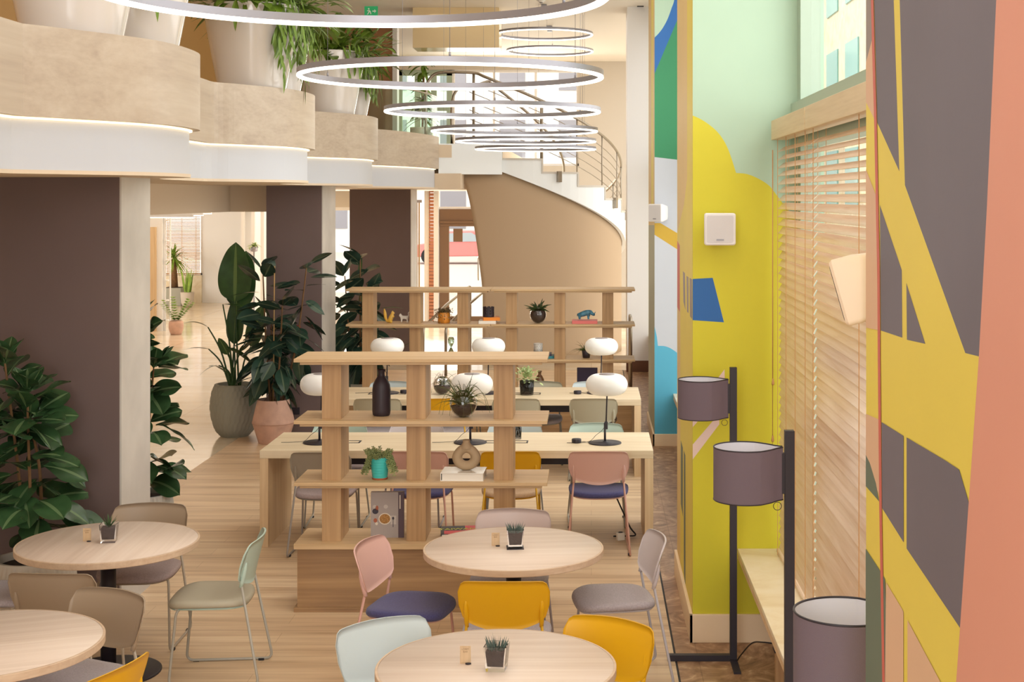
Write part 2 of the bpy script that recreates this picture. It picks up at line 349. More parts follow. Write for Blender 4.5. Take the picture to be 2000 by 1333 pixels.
pier('wall_right', (.61, 1.4, 1.3, 3.155, 0, CZ), None,
     [must,
      (gris, [(1706, -60), (1744, -60), (1746, 0), (1757, 335), (1714, 240)]), (gris, [(1756, -60), (1952, -60), (1948, 0), (1930, 400), (1914, 697), (1886, 690), (1768, 362)]),
      (gris, [(1719, 400), (1762, 528), (1763, 660), (1721, 646)]), (gris, [(1771, 553), (1808, 672), (1772, 664)]),
      (grish, [(1690, -60), (1705, -60), (1706, 70), (1690, 130)]), (beige, [(1690, 130), (1706, 70), (1712, 240), (1690, 195)]), (beige, [(1690, 325), (1717, 395), (1720, 646), (1690, 640)]),
      (beige, [(1690, 808), (1718, 820), (1720, 975), (1690, 885)]), (moss, [(1690, 885), (1700, 905), (1712, 945), (1718, 980), (1690, 948)]),
      (gris, [(1723, 825), (1766, 852), (1766, 1060), (1724, 993)]), (gris, [(1772, 855), (1848, 900), (1875, 918), (1894, 983), (1877, 1228), (1772, 1072)]),
      (moss, [(1686, 1063), (1720, 1115), (1730, 1132), (1732, 1200), (1730, 1340), (1686, 1340)]),
      (beige, [(1732, 1138), (1766, 1195), (1766, 1340), (1730, 1340)]), (beige, [(1774, 1212), (1845, 1345), (1774, 1345)]),
      (pink, [(1952, -60), (2300, -60), (2300, 1340), (1869, 1340), (1877, 1228), (1894, 983), (1914, 697), (1930, 400), (1948, 0)]),
      (red, [(1701, -60), (1706, -60), (1710, 100), (1714, 240), (1720, 540), (1721, 700), (1724, 1000), (1730, 1340), (1725, 1340), (1719, 1000), (1716, 700), (1715, 540), (1709, 240), (1705, 100)])], .61, 3.155)
# pillar by the stair and the outer wall with its window bays
struct(MB().box(.55, 1.4, 21.8, 22.6, 0, CZ).obj('wall_right', M['white']))
mb = MB(); mb.box(.535, 1.4, 21.78, 21.8, 0, .17); struct(mb.obj('baseboard_right', mat('dark_skirting', (104, 66, 44), .5)))
bays = ((3.155, 8.56), (10.1, 15.3), (16.9, 21.8))
mb = MB()
for y0, y1 in bays: mb.box(1.26, 1.42, y0, y1, 0, .56).box(1.26, 1.42, y0, y1, 5.42, CZ)
mb.box(1.26, 1.42, -3, 1.3, 0, CZ)
struct(mb.obj('wall_right', M['white']))
for i, (y0, y1) in enumerate(bays):
    r = bpy.data.objects.new('window_%d' % (i+1), None); COL.objects.link(r); struct(r); r.location = (1.3, (y0+y1)/2, .56)
    h = (y1-y0)/2; mb = MB()
    mb.box(-.06, .06, -h, -h+.09, 0, 4.86).box(-.06, .06, h-.13, h, 0, 4.86).box(-.10, .06, -h, h, 2.42, 2.68).box(-.06, .06, -h, h, 4.74, 4.86).box(-.06, .06, -h, h, 0, .07).box(-.03, .03, -.03, .03, .07, 2.42)
    mb.obj('window_frame', M['teal_frame'], r)
    MB().box(-.004, .004, -h+.09, h-.13, .07, 4.74).obj('window_pane', M['pane'], r)
    struct(MB().box(.88, 1.24, y0, y1, .535, .563).obj('trim_3', M['sill'], bevel=.003))
    struct(MB().box(.882, .9, y0, y1, .50, .535).obj('trim_4', M['deskv']))
struct(MB().box(.98, 1.24, 7.55, 7.60, 0, .535).box(.98, 1.24, 4.4, 4.45, 0, .535).obj('trim_5', M['post']))
bbm = MB()
bbm.box(.59, 1.26, 8.54, 8.56, 0, .17).box(.59, .61, 8.54, 10.12, 0, .17)
bbm.box(.66, 1.26, 15.28, 15.3, 0, .13).box(.66, .68, 15.28, 16.9, 0, .13)
bbm.box(.59, .61, 1.3, 3.17, 0, .17)
struct(bbm.obj('baseboard_right', M['baseboard'], bevel=.003))
struct(MB().box(1.14, 1.26, 3.155, 8.56, 0, .10).box(1.0, 1.26, 10.1, 15.3, 0, .10).obj('baseboard_right', M['marble']))
# ---- mezzanine: scalloped edge in plan
seg = [(-3.08, 7.7), (-2.96, 7.88), (-2.84, 8.08), (-2.72, 8.28), (-2.62, 8.5), (-2.565, 8.75), (-2.55, 9.0), (-2.56, 9.25), (-2.60, 9.45), (-2.68, 9.6), (-2.83, 9.76), (-2.97, 10.0), (-3.05, 10.35), (-3.075, 10.8), (-3.08, 11.3)]
edge = []
for k in range(-3, 4): edge += [(x, y+3.9*(k-0)) for x, y in seg]
edge = [p for p in edge if p[1] < 19.35]
edge = [p for p in edge]
last = [(-3.08, 19.4), (-2.86, 19.9), (-2.66, 20.5), (-2.52, 21.1), (-2.43, 21.7), (-2.39, 22.3)]
def dense(pts, n=4):
    out = []
    for i in range(len(pts)-1):
        cre = lambda j: abs(pts[j][0]+3.08) < 1e-6 and abs(((pts[j][1]-7.7) % 3.9)) < 1e-6
        p1, p2 = Vector(pts[i]), Vector(pts[i+1])
        p0 = Vector(pts[i-1]) if i > 0 and not cre(i) else p1-(p2-p1)
        p3 = Vector(pts[i+2]) if i+2 < len(pts) and not cre(i+1) else p2+(p2-p1)
        for k in range(n):
            t = k/n
            q = .5*((2*p1)+(p2-p0)*t+(2*p0-5*p1+4*p2-p3)*t*t+(3*p1-p0-3*p2+p3)*t**3); out.append((q.x, q.y))
    return out+[pts[-1]]
EDGE = dense(edge+last)
def inset(pts, d):
    out = []
    for i in range(len(pts)):
        a = Vector(pts[max(i-1, 0)]); b = Vector(pts[min(i+1, len(pts)-1)]); t = (b-a).normalized()
        out.append((pts[i][0]-t.y*d, pts[i][1]+t.x*d))
    return out
def wallstrip(mb, pts, z0, z1, th, m=0):
    ins = inset(pts, th); n = len(pts)
    vs = [(x, y, z0) for x, y in pts]+[(x, y, z1) for x, y in pts]+[(x, y, z0) for x, y in ins]+[(x, y, z1) for x, y in ins]
    fs = []
    for i in range(n-1):
        fs += [(i, i+1, n+i+1, n+i), (2*n+i+1, 2*n+i, 3*n+i, 3*n+i+1), (n+i, n+i+1, 3*n+i+1, 3*n+i), (i+1, i, 2*n+i, 2*n+i+1)]
    fs += [(n-1, 3*n-1, 4*n-1, 2*n-1), (0, n, 3*n, 2*n)]
    return mb.add(vs, fs, m)
struct(wallstrip(MB(), EDGE, 3.12, 3.62, .05).obj('parapet', M['parapet']))
struct(wallstrip(MB(), inset(EDGE, .07), 2.81, 3.125, .05).obj('trim_6', mat('fascia_white', (200, 203, 210), .6)))
wallstrip(MB(), inset(EDGE, .050), 3.1085, 3.119, .018).obj('light_strip', M['ledwarm'])
tag(bpy.data.objects['light_strip'], 'warm glowing light strip tucked under the wavy wooden balcony parapet', 'light strip')
ins = inset(EDGE, .06)
slab = ins+[(-2.2, 22.4), (-2.2, 30), (-14, 30), (-14, ins[0][1])]
struct(MB().prism(slab, 'z', 2.808, 2.83).obj('ceiling', M['soffit']))
struct(MB().prism(slab, 'z', 3.3, 3.5).obj('floor', M['soffit']))
struct(MB().box(-6.2, -6.0, -3, 30, 3.5, CZ).obj('wall_left', M['gold']))
struct(MB().box(-16, -15.8, -3, 40, 0, 2.83).obj('wall_left', M['plaster']))
struct(MB().box(-16, -2.4, -3.1, -3, 0, 2.83).obj('wall_front', M['plaster']))
struct(MB().box(-6, -3.42, 24.5, 24.7, 3.5, CZ).obj('wall_back', M['brownwall']))
struct(MB().box(-3.42, -3.34, 24.45, 24.7, 3.5, CZ).obj('trim_7', M['white']))
# lowered beam over the passage and its far lamps
struct(MB().box(-4.4, -4.16, 9.9, 16.4, 2.51, 2.81).box(-4.16, -3.68, 16.38, 16.6, 2.51, 2.81).obj('ceiling', M['soffit']))
# ---- columns of the passage
def column(x0, x1, y0, y1):
    mb = MB(); mb.box(x0, x1-.012, y0, y1, 0, 2.81, 0).box(x1-.012, x1, y0, y1, 0, 2.81, 1)
    return struct(mb.obj('column', [M['brown'], M['concrete']]))
column(-4.35, -3.04, 9.2, 9.8); column(-3.68, -3.04, 16.1, 16.9); column(-4.08, -3.04, 24.0, 24.8)
# ---- back facade
FY = 30.6
mb = MB()
mb.box(-.27, 1.6, FY, FY+.2, 0, CZ).box(-3.0, -.27, FY, FY+.2, 2.95, 3.35).box(-4.2, -.27, FY, FY+.2, 5.42, CZ).box(-4.2, -3.0, FY, FY+.2, 2.95, 3.3)
mb.box(-6.2, -4.2, FY, FY+.2, 2.46, CZ).box(-7.55, -6.2, FY, FY+.2, 2.46, 2.83)
struct(mb.obj('wall_back', M['plaster']))
def rect_window(name, x0, x1, z0, z1, y, mull=(), bars=(), fm='teal_frame', w=.06, pane='pane'):
    r = bpy.data.objects.new(name, None); COL.objects.link(r); struct(r); r.location = ((x0+x1)/2, y, z0)
    a, b, h = x0-r.location.x, x1-r.location.x, z1-z0; mb = MB()
    mb.box(a, a+w, -.04, .04, 0, h).box(b-w, b, -.04, .04, 0, h).box(a, b, -.04, .04, 0, w).box(a, b, -.04, .04, h-w, h)
    for q in mull: mb.box(q-r.location.x-w/2, q-r.location.x+w/2, -.035, .035, w, h-w)
    for q in bars: mb.box(a, b, -.035, .035, q-z0-w/2, q-z0+w/2)
    mb.obj('window_frame', M[fm], r); MB().box(a, b, -.003, .003, w, h-w).obj('window_pane', M[pane], r); return r
rect_window('window_4', -3.0, -.27, 3.35, 5.42, FY+.1, (-2.1, -1.2), (4.7,), 'white', .05)
rect_window('window_5', -4.2, -3.0, 3.3, 5.42, FY+.1, (-3.4, -3.75), (4.6,), 'teal_frame', .12, 'green_pane')
rect_window('window_6', -7.55, -4.2, 0, 2.46, FY+.1, (-7.3, -7.1, -6.8, -6.0, -5.0), (), 'white', .07)
# entrance: transom light, brown door with its glass and a notice, brick jamb
rect_window('window_7', -3.35, -1.4, 2.42, 2.95, FY-.1, (), (), 'white', .05)
dr = bpy.data.objects.new('door_1', None); COL.objects.link(dr); struct(dr); dr.location = (-2.3, FY-.1, 0)
mb = MB(); mb.box(-.95, -.75, -.05, .05, 0, 2.12).box(.75, .9, -.05, .05, 0, 2.12).box(-.95, .9, -.06, .06, 2.05, 2.42).box(-.75, .75, -.03, .03, 0, .12).box(-.02, .02, -.03, .03, .12, 2.05).box(-.95, .9, -.10, -.06, 2.12, 2.16)
mb.obj('door_frame', M['door'], dr); MB().box(-.75, .75, -.003, .003, .12, 2.05).obj('door_pane', M['pane'], dr)
MB().box(-.66, -.46, -.012, -.004, 1.72, 2.0).obj('notice', M['door'], dr)
MB().tube([(-.12, -.05, .9), (-.12, -.09, .95), (-.12, -.09, 1.35), (-.12, -.05, 1.4)], .014).obj('handle', M['chrome'], dr)
mb = MB()
for k in range(40): mb.box(-3.46, -3.36, FY-.3, FY-.1, k*.073, k*.073+.062)
struct(mb.obj('trim_8', M['brick'])); struct(MB().box(-3.36, -3.26, FY-.3, FY-.05, 0, 2.9).box(-3.56, -3.46, FY-.28, FY-.1, 0, 2.9).obj('trim_9', M['white']))
t = thing('slatted_screen', 'tall golden screen of upright slats beside the brown entrance door', 'screen', (-3.82, FY-.6, 0))
mb = MB()
for k in range(9): mb.box(-.20+k*.047, -.175+k*.047, -.03, .03, .05, 2.56)
mb.obj('slat_panel', mat('brass_slat', (188, 152, 96), .3, metal=.6), t); MB().box(-.24, .24, -.035, .035, 2.56, 2.62).obj('top_rail', M['alu'], t); MB().box(-.24, .24, -.035, .035, 0, .05).obj('bottom_rail', M['alu'], t)
# ---- the far end of the passage: white wall with a blind-covered window
mb = MB()
mb.box(-9.85, -7.35, 36, 36.2, 0, 2.83).box(-11.2, -9.85, 36, 36.2, 0, .70).box(-16, -11.2, 36, 36.2, 0, 2.83).box(-11.2, -9.85, 36, 36.2, 2.66, 2.83).box(-7.55, -7.35, 30.8, 36, 0, 2.83)
struct(mb.obj('wall_back', M['white']))
struct(MB().box(-11.2, -9.85, 35.93, 36, 0, .70).obj('trim_10', M['sill']))
rect_window('window_8', -11.2, -9.85, .70, 2.66, 36.1, (), (), 'white', .05)
struct(MB().box(-16, -7.35, 30, 40, 2.808, 2.83).obj('ceiling', M['soffit']))
# white partition with a tan door at the left of the passage
struct(MB().box(-9.2, -8.57, 28.4, 28.6, 0, 2.81).obj('wall_left', M['white']))
d2 = MB().box(-9.1, -8.68, 28.35, 28.4, 0, 2.08).obj('door_2', M['deskv']); struct(d2)
t = thing('metal_shelf_stand', 'slim white ladder-like stand at the end of the white partition', 'stand', (-8.49, 28.5, 0))
for sx in (-.05, .05): MB().box(sx-.012, sx+.012, -.02, .02, 0, 2.5).obj('upright', M['white'], t)
for k in range(6): MB().box(-.038, .038, -.1, .1, .2+k*.4, .22+k*.4).obj('shelf', M['white'], t)
# ================================================================ outside
ST = MB().box(-60, 60, 30.9, 140, -.3, -.12).box(1.6, 60, -20, 30.9, -.3, -.12).obj('ground', M['street']); struct(ST)
def building(name, label, x0, x1, y0, y1, h, face, wins, wall='facade', winmat='tealglass'):
    t = thing(name, label, 'building', ((x0+x1)/2, (y0+y1)/2, -.12)); a, b = (x1-x0)/2, (y1-y0)/2
    MB().box(-a, a, -b, b, 0, h).obj('wall', M[wall], t)
    MB().box(-a-.2, a+.2, -b-.2, b+.2, h, h+.3).obj('cornice', M[wall], t)
    for (u, z, w, hh) in wins:
        mb = MB()
        if face == 'y': mb.box(u-w/2, u+w/2, -b-.05, -b+.05, z, z+hh)
        else: mb.box(-a-.05, -a+.05, u-w/2, u+w/2, z, z+hh)
        mb.obj('window', M[winmat], t)
    return t
building('stone_building', 'pale stone building with teal windows across the street, seen above the blind', 9, 20, 30, 100, 16, 'x',
         [(u, z, 2.4, 2.1) for u in (-24, -20, -16, -12, -8) for z in (2.4, 6.1, 9.6)])
building('white_building', 'bleached white building across the street beyond the back windows', -22, 8, 72, 90, 16, 'y',
         [(u, z, 1.3, 1.9) for u in range(-12, 13, 3) for z in (1.2, 4.8, 8.2)], 'white', 'alu')
car = thing('parked_car', 'red-roofed parked car out on the street behind the glass door', 'car', (-5.5, 60, -.12))
body = [(-2.0, .3), (-2.05, .75), (-1.3, .9), (-.75, 1.35), (.6, 1.4), (1.35, .95), (2.0, .85), (2.05, .35)]
MB().prism(body, 'y', -.8, .8).obj('body', mat('car_red', (230, 136, 132), .3), car, bevel=.05)
MB().prism([(-1.15, .92), (-.7, 1.28), (.5, 1.32), (1.1, .95)], 'y', -.83, -.79).obj('window', mat('car_glass', (170, 180, 186), .1), car)
for sx in (-1.25, 1.25):
    w = MB(); w.M = Matrix.Translation((sx, -.72, .34)) @ Matrix.Rotation(PI/2, 4, 'X'); w.lathe([(.33, -.1), (.35, -.06), (.35, .06), (.33, .1)], 20); w.obj('wheel', M['rubber'], car)
# ================================================================ staircase
SC = Vector((-1.6, 25.0, 0)); SR = 2.2
st = thing('curved_staircase', 'white curved staircase with steel railings sweeping down behind the back bookcases', 'staircase', SC)
def sp(th, r, z): a = math.radians(th); return (r*math.sin(a), -r*math.cos(a), z)
TH0, DTH, Z0, DZ, NS = 4.5, 17.3, 3.304, .215, 10
def low(th):
    return max(0.02, 2.83-(th-22)*.0143) if th > 0 else 3.145-min(1, -th/14)*.06
mb = MB(); ns = 4; tops = []
for i in range(-1, NS):
    a0 = TH0+DTH*i if i >= 0 else -15; a1 = TH0+DTH*(i+1); zt = Z0-DZ*i+ (0 if i >= 0 else 0) - .02
    for k in range(ns):
        tops.append((a0+(a1-a0)*k/ns, a0+(a1-a0)*(k+1)/ns, zt))
for a0, a1, zt in tops:
    vs = [sp(a0, SR, low(a0)), sp(a1, SR, low(a1)), sp(a1, SR, zt), sp(a0, SR, zt), sp(a0, SR-.06, low(a0)), sp(a1, SR-.06, low(a1)), sp(a1, SR-.06, zt), sp(a0, SR-.06, zt)]
    mb.add(vs, [(0,1,2,3), (5,4,7,6), (3,2,6,7), (1,0,4,5), (1,5,6,2), (4,0,3,7)])
mb.obj('stringer', M['stringer'], st)
for i in range(NS):
    a0, a1, z = TH0+DTH*i, TH0+DTH*(i+1), Z0-DZ*i; mb = MB()
    def sector(mb, a0, a1, r0, r1, z0, z1, n=4):
        for k in range(n):
            p, q = a0+(a1-a0)*k/n, a0+(a1-a0)*(k+1)/n
            mb.add([sp(p, r0, z0), sp(q, r0, z0), sp(q, r1, z0), sp(p, r1, z0), sp(p, r0, z1), sp(q, r0, z1), sp(q, r1, z1), sp(p, r1, z1)], [(0,1,2,3), (4,7,6,5), (3,2,6,7), (1,0,4,5), (1,5,6,2), (0,3,7,4)])
    sector(mb, a0-.6, a1, 1.05, SR+.012, z-.03, z); sector(mb, a0-.6, a0+.1, 1.05, SR+.012, z, z+DZ-.03, 1)
    mb.obj('step', M['tread'], st)
mb = MB(); mb.grid(lambda u, v: sp(-10+186*u, 1.05+(SR-.06-1.05)*v, low(-10+186*u)+.005), 60, 1); mb.obj('soffit', M['tan'], st)
def wl(u, v):
    e = -15+11*min(1, (1-v)*1.6)**.55            # flared leading edge
    th = e+(100-e)*u; return sp(th, SR-.07-.0*(1-v), low(th)*v)
mb = MB(); mb.grid(wl, 60, 14); o = mb.obj('curved_wall', M['tan'], st)
so_ = o.modifiers.new('solid', 'SOLIDIFY'); so_.thickness = .12; so_.offset = -1
# landing slab, its fascia and glass balustrade
struct(MB().box(-4.3, -1.45, 22.8, 30.6, 3.12, 3.5).box(-2.6, -2.05, 22.32, 23.6, 2.81, 3.05).obj('floor', M['soffit']))
struct(MB().prism([(-2.4, 22.33), (-2.1, 22.45), (-1.43, 22.74), (-1.43, 22.79), (-2.4, 22.79)], 'z', 3.04, 3.52).obj('trim_11', M['stringer']))
def rz(th): return 4.195-(th-25)*.0150
ths = [-10+3*k for k in range(58)]
MB().tube(smooth_path([(-1.06, -2.12, 3.55), (-1.06, -2.12, 4.35), (-1.0, -2.12, 4.58), (-.85, -2.12, 4.68), (-.5, -2.12, 4.69)]+[sp(t, 2.12, rz(t)) for t in ths[1:]], 3), .024).obj('handrail', M['chrome'], st)
MB().tube(smooth_path([(-.72, -1.3, 3.5), (-.72, -1.3, 4.25), (-.6, -1.3, 4.5), (-.4, -1.25, 4.52)]+[sp(t, 1.12, rz(t)-.05) for t in ths[1:]], 3), .022).obj('handrail', M['chrome'], st)
for k in range(5):
    MB().tube([sp(t, 2.12, rz(t)-.2-.145*k) for t in ths], .006, 6).obj('rail_cable', M['chrome'], st)
for tth, r in ((-8, .022), (22, .026), (40, .012), (57, .012), (74, .012), (90, .014), (110, .014)):
    i = int((tth-TH0)//DTH) if tth > TH0 else -1
    MB().tube([sp(tth, 2.12, Z0-DZ*max(i, 0)+(.2 if i < 0 else 0)), sp(tth, 2.12, rz(tth))], r).obj('baluster', M['chrome'], st)
for tth in (29, 64, 84):
    i = int((tth-TH0)//DTH); z = Z0-DZ*i
    b = MB(); a = math.radians(tth); b.M = Matrix.Translation(sp(tth, SR+.03, z-.05)) @ Matrix.Rotation(a, 4, 'Z'); b.box(-.035, .035, -.035, .035, -.12, .06).obj('bracket', M['chrome'], st, bevel=.006)
gb = thing('glass_balustrade', 'clear glass balustrade on the wooden parapet in front of the stair landing', 'balustrade', (-3.0, 20.9, 3.62))
g = inset([(-3.02, 19.5), (-2.86, 19.9), (-2.66, 20.5), (-2.52, 21.1), (-2.43, 21.7), (-2.39, 22.25)], .02)
mb = MB(); wallstrip(mb, [(x+3.0, y-20.9) for x, y in g], 0, .62, .012); mb.obj('glass_panel', M['green_pane'], gb)
mb = MB(); mb.tube([(x+3.0-.006, y-20.9, .625) for x, y in g], .012); mb.obj('top_rail', M['chrome'], gb)
MB().tube(smooth_path([(-.55, -1.9, 0), (-.58, -1.9, .35), (-.45, -1.8, .62), (-.2, -1.6, .72)], 5), .022).obj('end_post', M['chrome'], gb)
er = thing('entry_handrail', 'twin chrome handrail of the entrance steps seen through the back bookcase', 'handrail', (-2.2, 21.5, 0))
for x in (-.32, .02):
    MB().tube(fillet([(x, -.2, 0), (x, -.2, .72), (x+.24, .9, .98), (x+.5, 2.2, 1.2), (x+.5, 2.2, 0)], .08), .022).obj('rail', M['chrome'], er)
pr = thing('corner_handrail', 'single chrome handrail post beside the white pillar', 'handrail', (.55, 19.9, 0))
MB().tube(fillet([(0, 0, 0), (0, 0, .98), (0, .35, 1.0), (0, .35, 0)], .08), .024).obj('rail', M['chrome'], pr)
# ================================================================ ring lamps
RINGS = [(5.05, -.845, 'nearest and largest ring of light, cropped by the top of the photo'),
         (8.55, -.84, 'big ring of light hanging second from the front, just under the largest ring'),
         (12.05, -.835, 'ring of light hanging third from the front, level with the top of the staircase rail'),
         (15.6, -.842, 'ring of light fourth from the front, hanging before the stair landing'),
         (18.5, -.852, 'ring of light fifth from the front, second lowest of the hanging row'),
         (21.5, -.843, 'farthest ring of light in the row, seen edge-on as a thin bright line')]
RZ = 3.41
def ring_lamp(loc, label, R=.9, drop=CZ-RZ, group='ring lamps in a row over the tables'):
    t = thing('ring_lamp', label, 'lamp', loc, 0, group)
    def tor(prof, n=120):
        mb = MB(); k = len(prof)
        vs = [((R+r)*math.cos(2*PI*i/n), (R+r)*math.sin(2*PI*i/n), z) for i in range(n) for r, z in prof]
        return mb.add(vs, [(i*k+j, ((i+1) % n)*k+j, ((i+1) % n)*k+(j+1) % k, i*k+(j+1) % k) for i in range(n) for j in range(k)], 0, True)
    o = tor([(-.014, .028), (-.014, -.004), (.014, -.004), (.014, .028)]).obj('ring_body', M['alu'], t, fix=True)
    e = o.modifiers.new('e', 'EDGE_SPLIT'); e.split_angle = .6
    tor([(-.0135, -.004), (-.0145, -.016), (-.008, -.021), (.008, -.021), (.0145, -.016), (.0135, -.004)]).obj('diffuser', M['led'], t, fix=True)
    for a in (35, 155, 275):
        c, s = math.cos(math.radians(a)), math.sin(math.radians(a))
        MB().tube([(R*c, R*s, .028), (R*c, R*s, drop)], .0016, 5).lathe([(.006, .028), (.006, .05)], 8, (R*c, R*s, 0)).obj('suspension_cable', M['alu'], t)
    return t
rl = None
for d, x, lab in RINGS:
    loc = (x, d, RZ)
    if rl is None: rl = ring_lamp(loc, lab)
    else: dup(rl, loc, 0, lab)
for d, px, py, lab in ((22.3, 1063, 67, 'upper of two thin ring lamps close under the far ceiling'), (25.0, 1074, 100, 'lower of two thin ring lamps close under the far ceiling')):
    p = PT(px, py, d); t = ring_lamp(tuple(p), lab, .75, CZ-p.z-.002, 'thin ring lamps under the far ceiling')
    MB().box(-.02, .06, -.8, -.7, CZ-p.z-.10, CZ-p.z-.004).obj('driver_box', M['alu'], t)
t = thing('smoke_detector', 'small white smoke detector on the far ceiling', 'smoke detector', (XX(1057, 20.9), 20.9, CZ))
MB().lathe([(.07, 0), (.07, -.03), (.045, -.045), (.03, -.06), (.0, -.062)], 20, cap=False).obj('housing', M['white'], t); MB().lathe([(.032, -.058), (.02, -.072), (0, -.074)], 14, cap=False).obj('sensor', M['alu'], t)
t = thing('air_vent', 'black slot air vent in the ceiling beside the mural pier', 'vent', (.75, 22.9, CZ-.004)); MB().box(-.05, .05, -1.2, 1.0, -.002, .003).obj('slot', M['rubber'], t)
t = thing('exit_sign', 'green emergency exit sign with a white running figure and arrow behind the balcony plants', 'sign', (XX(725, 21.5), 21.5, ZZ(22, 21.5)))
MB().box(-.10, .10, -.012, .012, -.075, .075).obj('panel', mat('exit_green', (36, 150, 90), .4, emit=(36, 150, 90), es=.5), t)
w = mat('exit_white', (240, 250, 240), .5)
mb = MB()
for p in ([(-.02, .035), (-.035, .05), (-.05, .035), (-.035, .02)], [(-.06, -.05), (-.045, -.05), (-.02, -.01), (-.01, -.045), (.005, -.045), (-.005, .0), (-.025, .018), (-.06, .01), (-.06, .0), (-.035, .0)], [(.02, -.01), (.05, -.01), (.05, -.03), (.08, .0), (.05, .03), (.05, .01), (.02, .01)]):
    mb.poly([(x, -.014, z) for x, z in p])
mb.obj('pictogram', w, t)
for k in range(3):
    t = thing('linear_lamp', ['slim white linear lamp nearest the column in the passage', 'slim white linear lamp second along the passage', 'slim white linear lamp farthest along the passage'][k], 'lamp', (-7.3-.55*k, 22.5+2.6*k, 2.36), 0, 'linear lamps in the passage')
    MB().box(-1.0, 1.0, -.03, .03, 0, .05).obj('housing', M['white'], t); MB().box(-1.0, 1.0, -.028, .028, -.012, 0).obj('diffuser', M['led'], t)
    for s in (-.7, .7): MB().tube([(s, 0, .05), (s, 0, .448)], .003, 5).obj('suspension_cable', M['alu'], t)
# ================================================================ chairs
UPH = dict(grey=mat('grey_wool', (170, 160, 164), .9, bump=.6, bscale=420, vary=.14, vscale=120, sheen=.2), navy=mat('navy_wool', (74, 72, 118), .9, bump=.6, bscale=420, vary=.18, vscale=120, sheen=.2),
           taupe=mat('taupe_wool', (168, 150, 148), .9, bump=.6, bscale=420, vary=.12, vscale=120), sage=mat('sage_leather', (176, 168, 148), .6), sand=mat('sand_wool', (206, 176, 146), .9, bump=.5, bscale=400, vary=.1, vscale=100))
SH = dict(taupe=mat('taupe_shell', (164, 144, 122), .38), green=mat('mint_shell', (184, 204, 192), .38), pink=mat('pink_shell', (220, 176, 166), .4), mauve=mat('mauve_shell', (198, 178, 172), .38), lilac=mat('lilac_shell', (206, 196, 198), .38),
          yellow=mat('yellow_shell', (228, 172, 16), .4), ice=mat('ice_shell', (196, 208, 210), .38), sage=mat('sage_shell', (174, 168, 146), .38), dim=mat('stone_shell', (150, 138, 122), .38))
TB = {k: mat(k+'_tube', c, .4) for k, c in dict(taupe=(172, 158, 140), green=(170, 164, 152), pink=(206, 156, 140), mauve=(160, 146, 144), lilac=(176, 170, 174), yellow=(216, 166, 30), ice=(172, 172, 174), sage=(150, 146, 134), dim=(156, 146, 138)).items()}
_cm = {}
def shared(key, fn):
    if key not in _cm: _cm[key] = fn()
    return _cm[key]
def lk(name, me, parent):
    o = bpy.data.objects.new(name, me); COL.objects.link(o); o.parent = parent; return o
def back_mesh(m):
    mb = MB(); th = .011
    def outline(u):
        a = abs(u); zt = .785-.012*u*u; zb = .522+.055*u*u
        if a > .80:
            q = (a-.80)/.20; c = 1-math.sqrt(max(0, 1-q*q)); zt -= .055*c; zb += .07*c
        return zb, zt
    def surf(u, v, off):
        uu = 2*u-1; zb, zt = outline(uu); z = zb+(zt-zb)*v; f = (z-.52)/.26
        x = uu*(.222+.010*f); y = -.205-.062*f**1.2+.062*uu*uu*(1-.25*f)
        return (x, y+off, z)
    nu, nv = 26, 9
    mb.grid(lambda u, v: surf(u, v, 0), nu, nv, flip=True); mb.grid(lambda u, v: surf(u, v, -th), nu, nv)
    n1 = (nu+1)*(nv+1)
    rim = [i for i in range(nu+1)]+[(j+1)*(nu+1)-1 for j in range(1, nv+1)]+[nv*(nu+1)+i for i in range(nu-1, -1, -1)]+[j*(nu+1) for j in range(nv-1, 0, -1)]
    for a, b in zip(rim, rim[1:]+rim[:1]): mb.f.append((b, a, n1+a, n1+b)); mb.m.append(0); mb.s.append(True)
    me = mb.mesh('backrest', m)
    return me
def seat_ring(k, z, n=48):
    out = []
    for i in range(n):
        a = 2*PI*i/n; c, s = math.cos(a), math.sin(a); r = 1/((abs(c)**3.6+abs(s)**3.6)**(1/3.6))
        x = .228*k*r*c*(1+.04*s); y = .012+.222*k*r*s
        zz = z-.018*max(0, (y-.10)/.13)**2-.012*(1-min(1, abs(x)/.23)**2)*(.5+.5*max(-1, -y/.2))
        out.append((x, y, zz))
    return out
def seat_mesh(m, rings):
    mb = MB(); n = 48; vs = []
    for k, z in rings: vs += seat_ring(k, z, n)
    fs = [(i*n+j, i*n+(j+1) % n, (i+1)*n+(j+1) % n, (i+1)*n+j) for i in range(len(rings)-1) for j in range(n)]
    mb.add(vs, fs, 0, True); mb.f.append(tuple((len(rings)-1)*n+j for j in range(n))); mb.m.append(0); mb.s.append(True); mb.f.append(tuple(reversed(range(n)))); mb.m.append(0); mb.s.append(False)
    return mb.mesh('seat', m)
def bracket_mesh(m, s):
    mb = MB(); pts = [(s*.186, -.178, .535), (s*.187, -.186, .565), (s*.188, -.195, .60), (s*.189, -.203, .64), (s*.189, -.207, .665), (s*.189, -.207, .68)]
    mb.tube(pts, [.0105, .012, .013, .012, .008, .003], 10); return mb.mesh('bracket', m)
def leg_mesh(m, s):
    pts = fillet([(s*.15, .10, .425), (s*.205, .165, .425), (s*.222, .205, .009), (s*.236, -.285, .009), (s*.186, -.179, .56)], .045, 6)
    return MB().tube(pts, .0075, 10).mesh('sled_leg', m)
def glide_mesh(s, y):
    return MB().box(s*.2285-.009, s*.2285+.009, y-.016, y+.016, 0, .012).mesh('glide', M['rubber'])
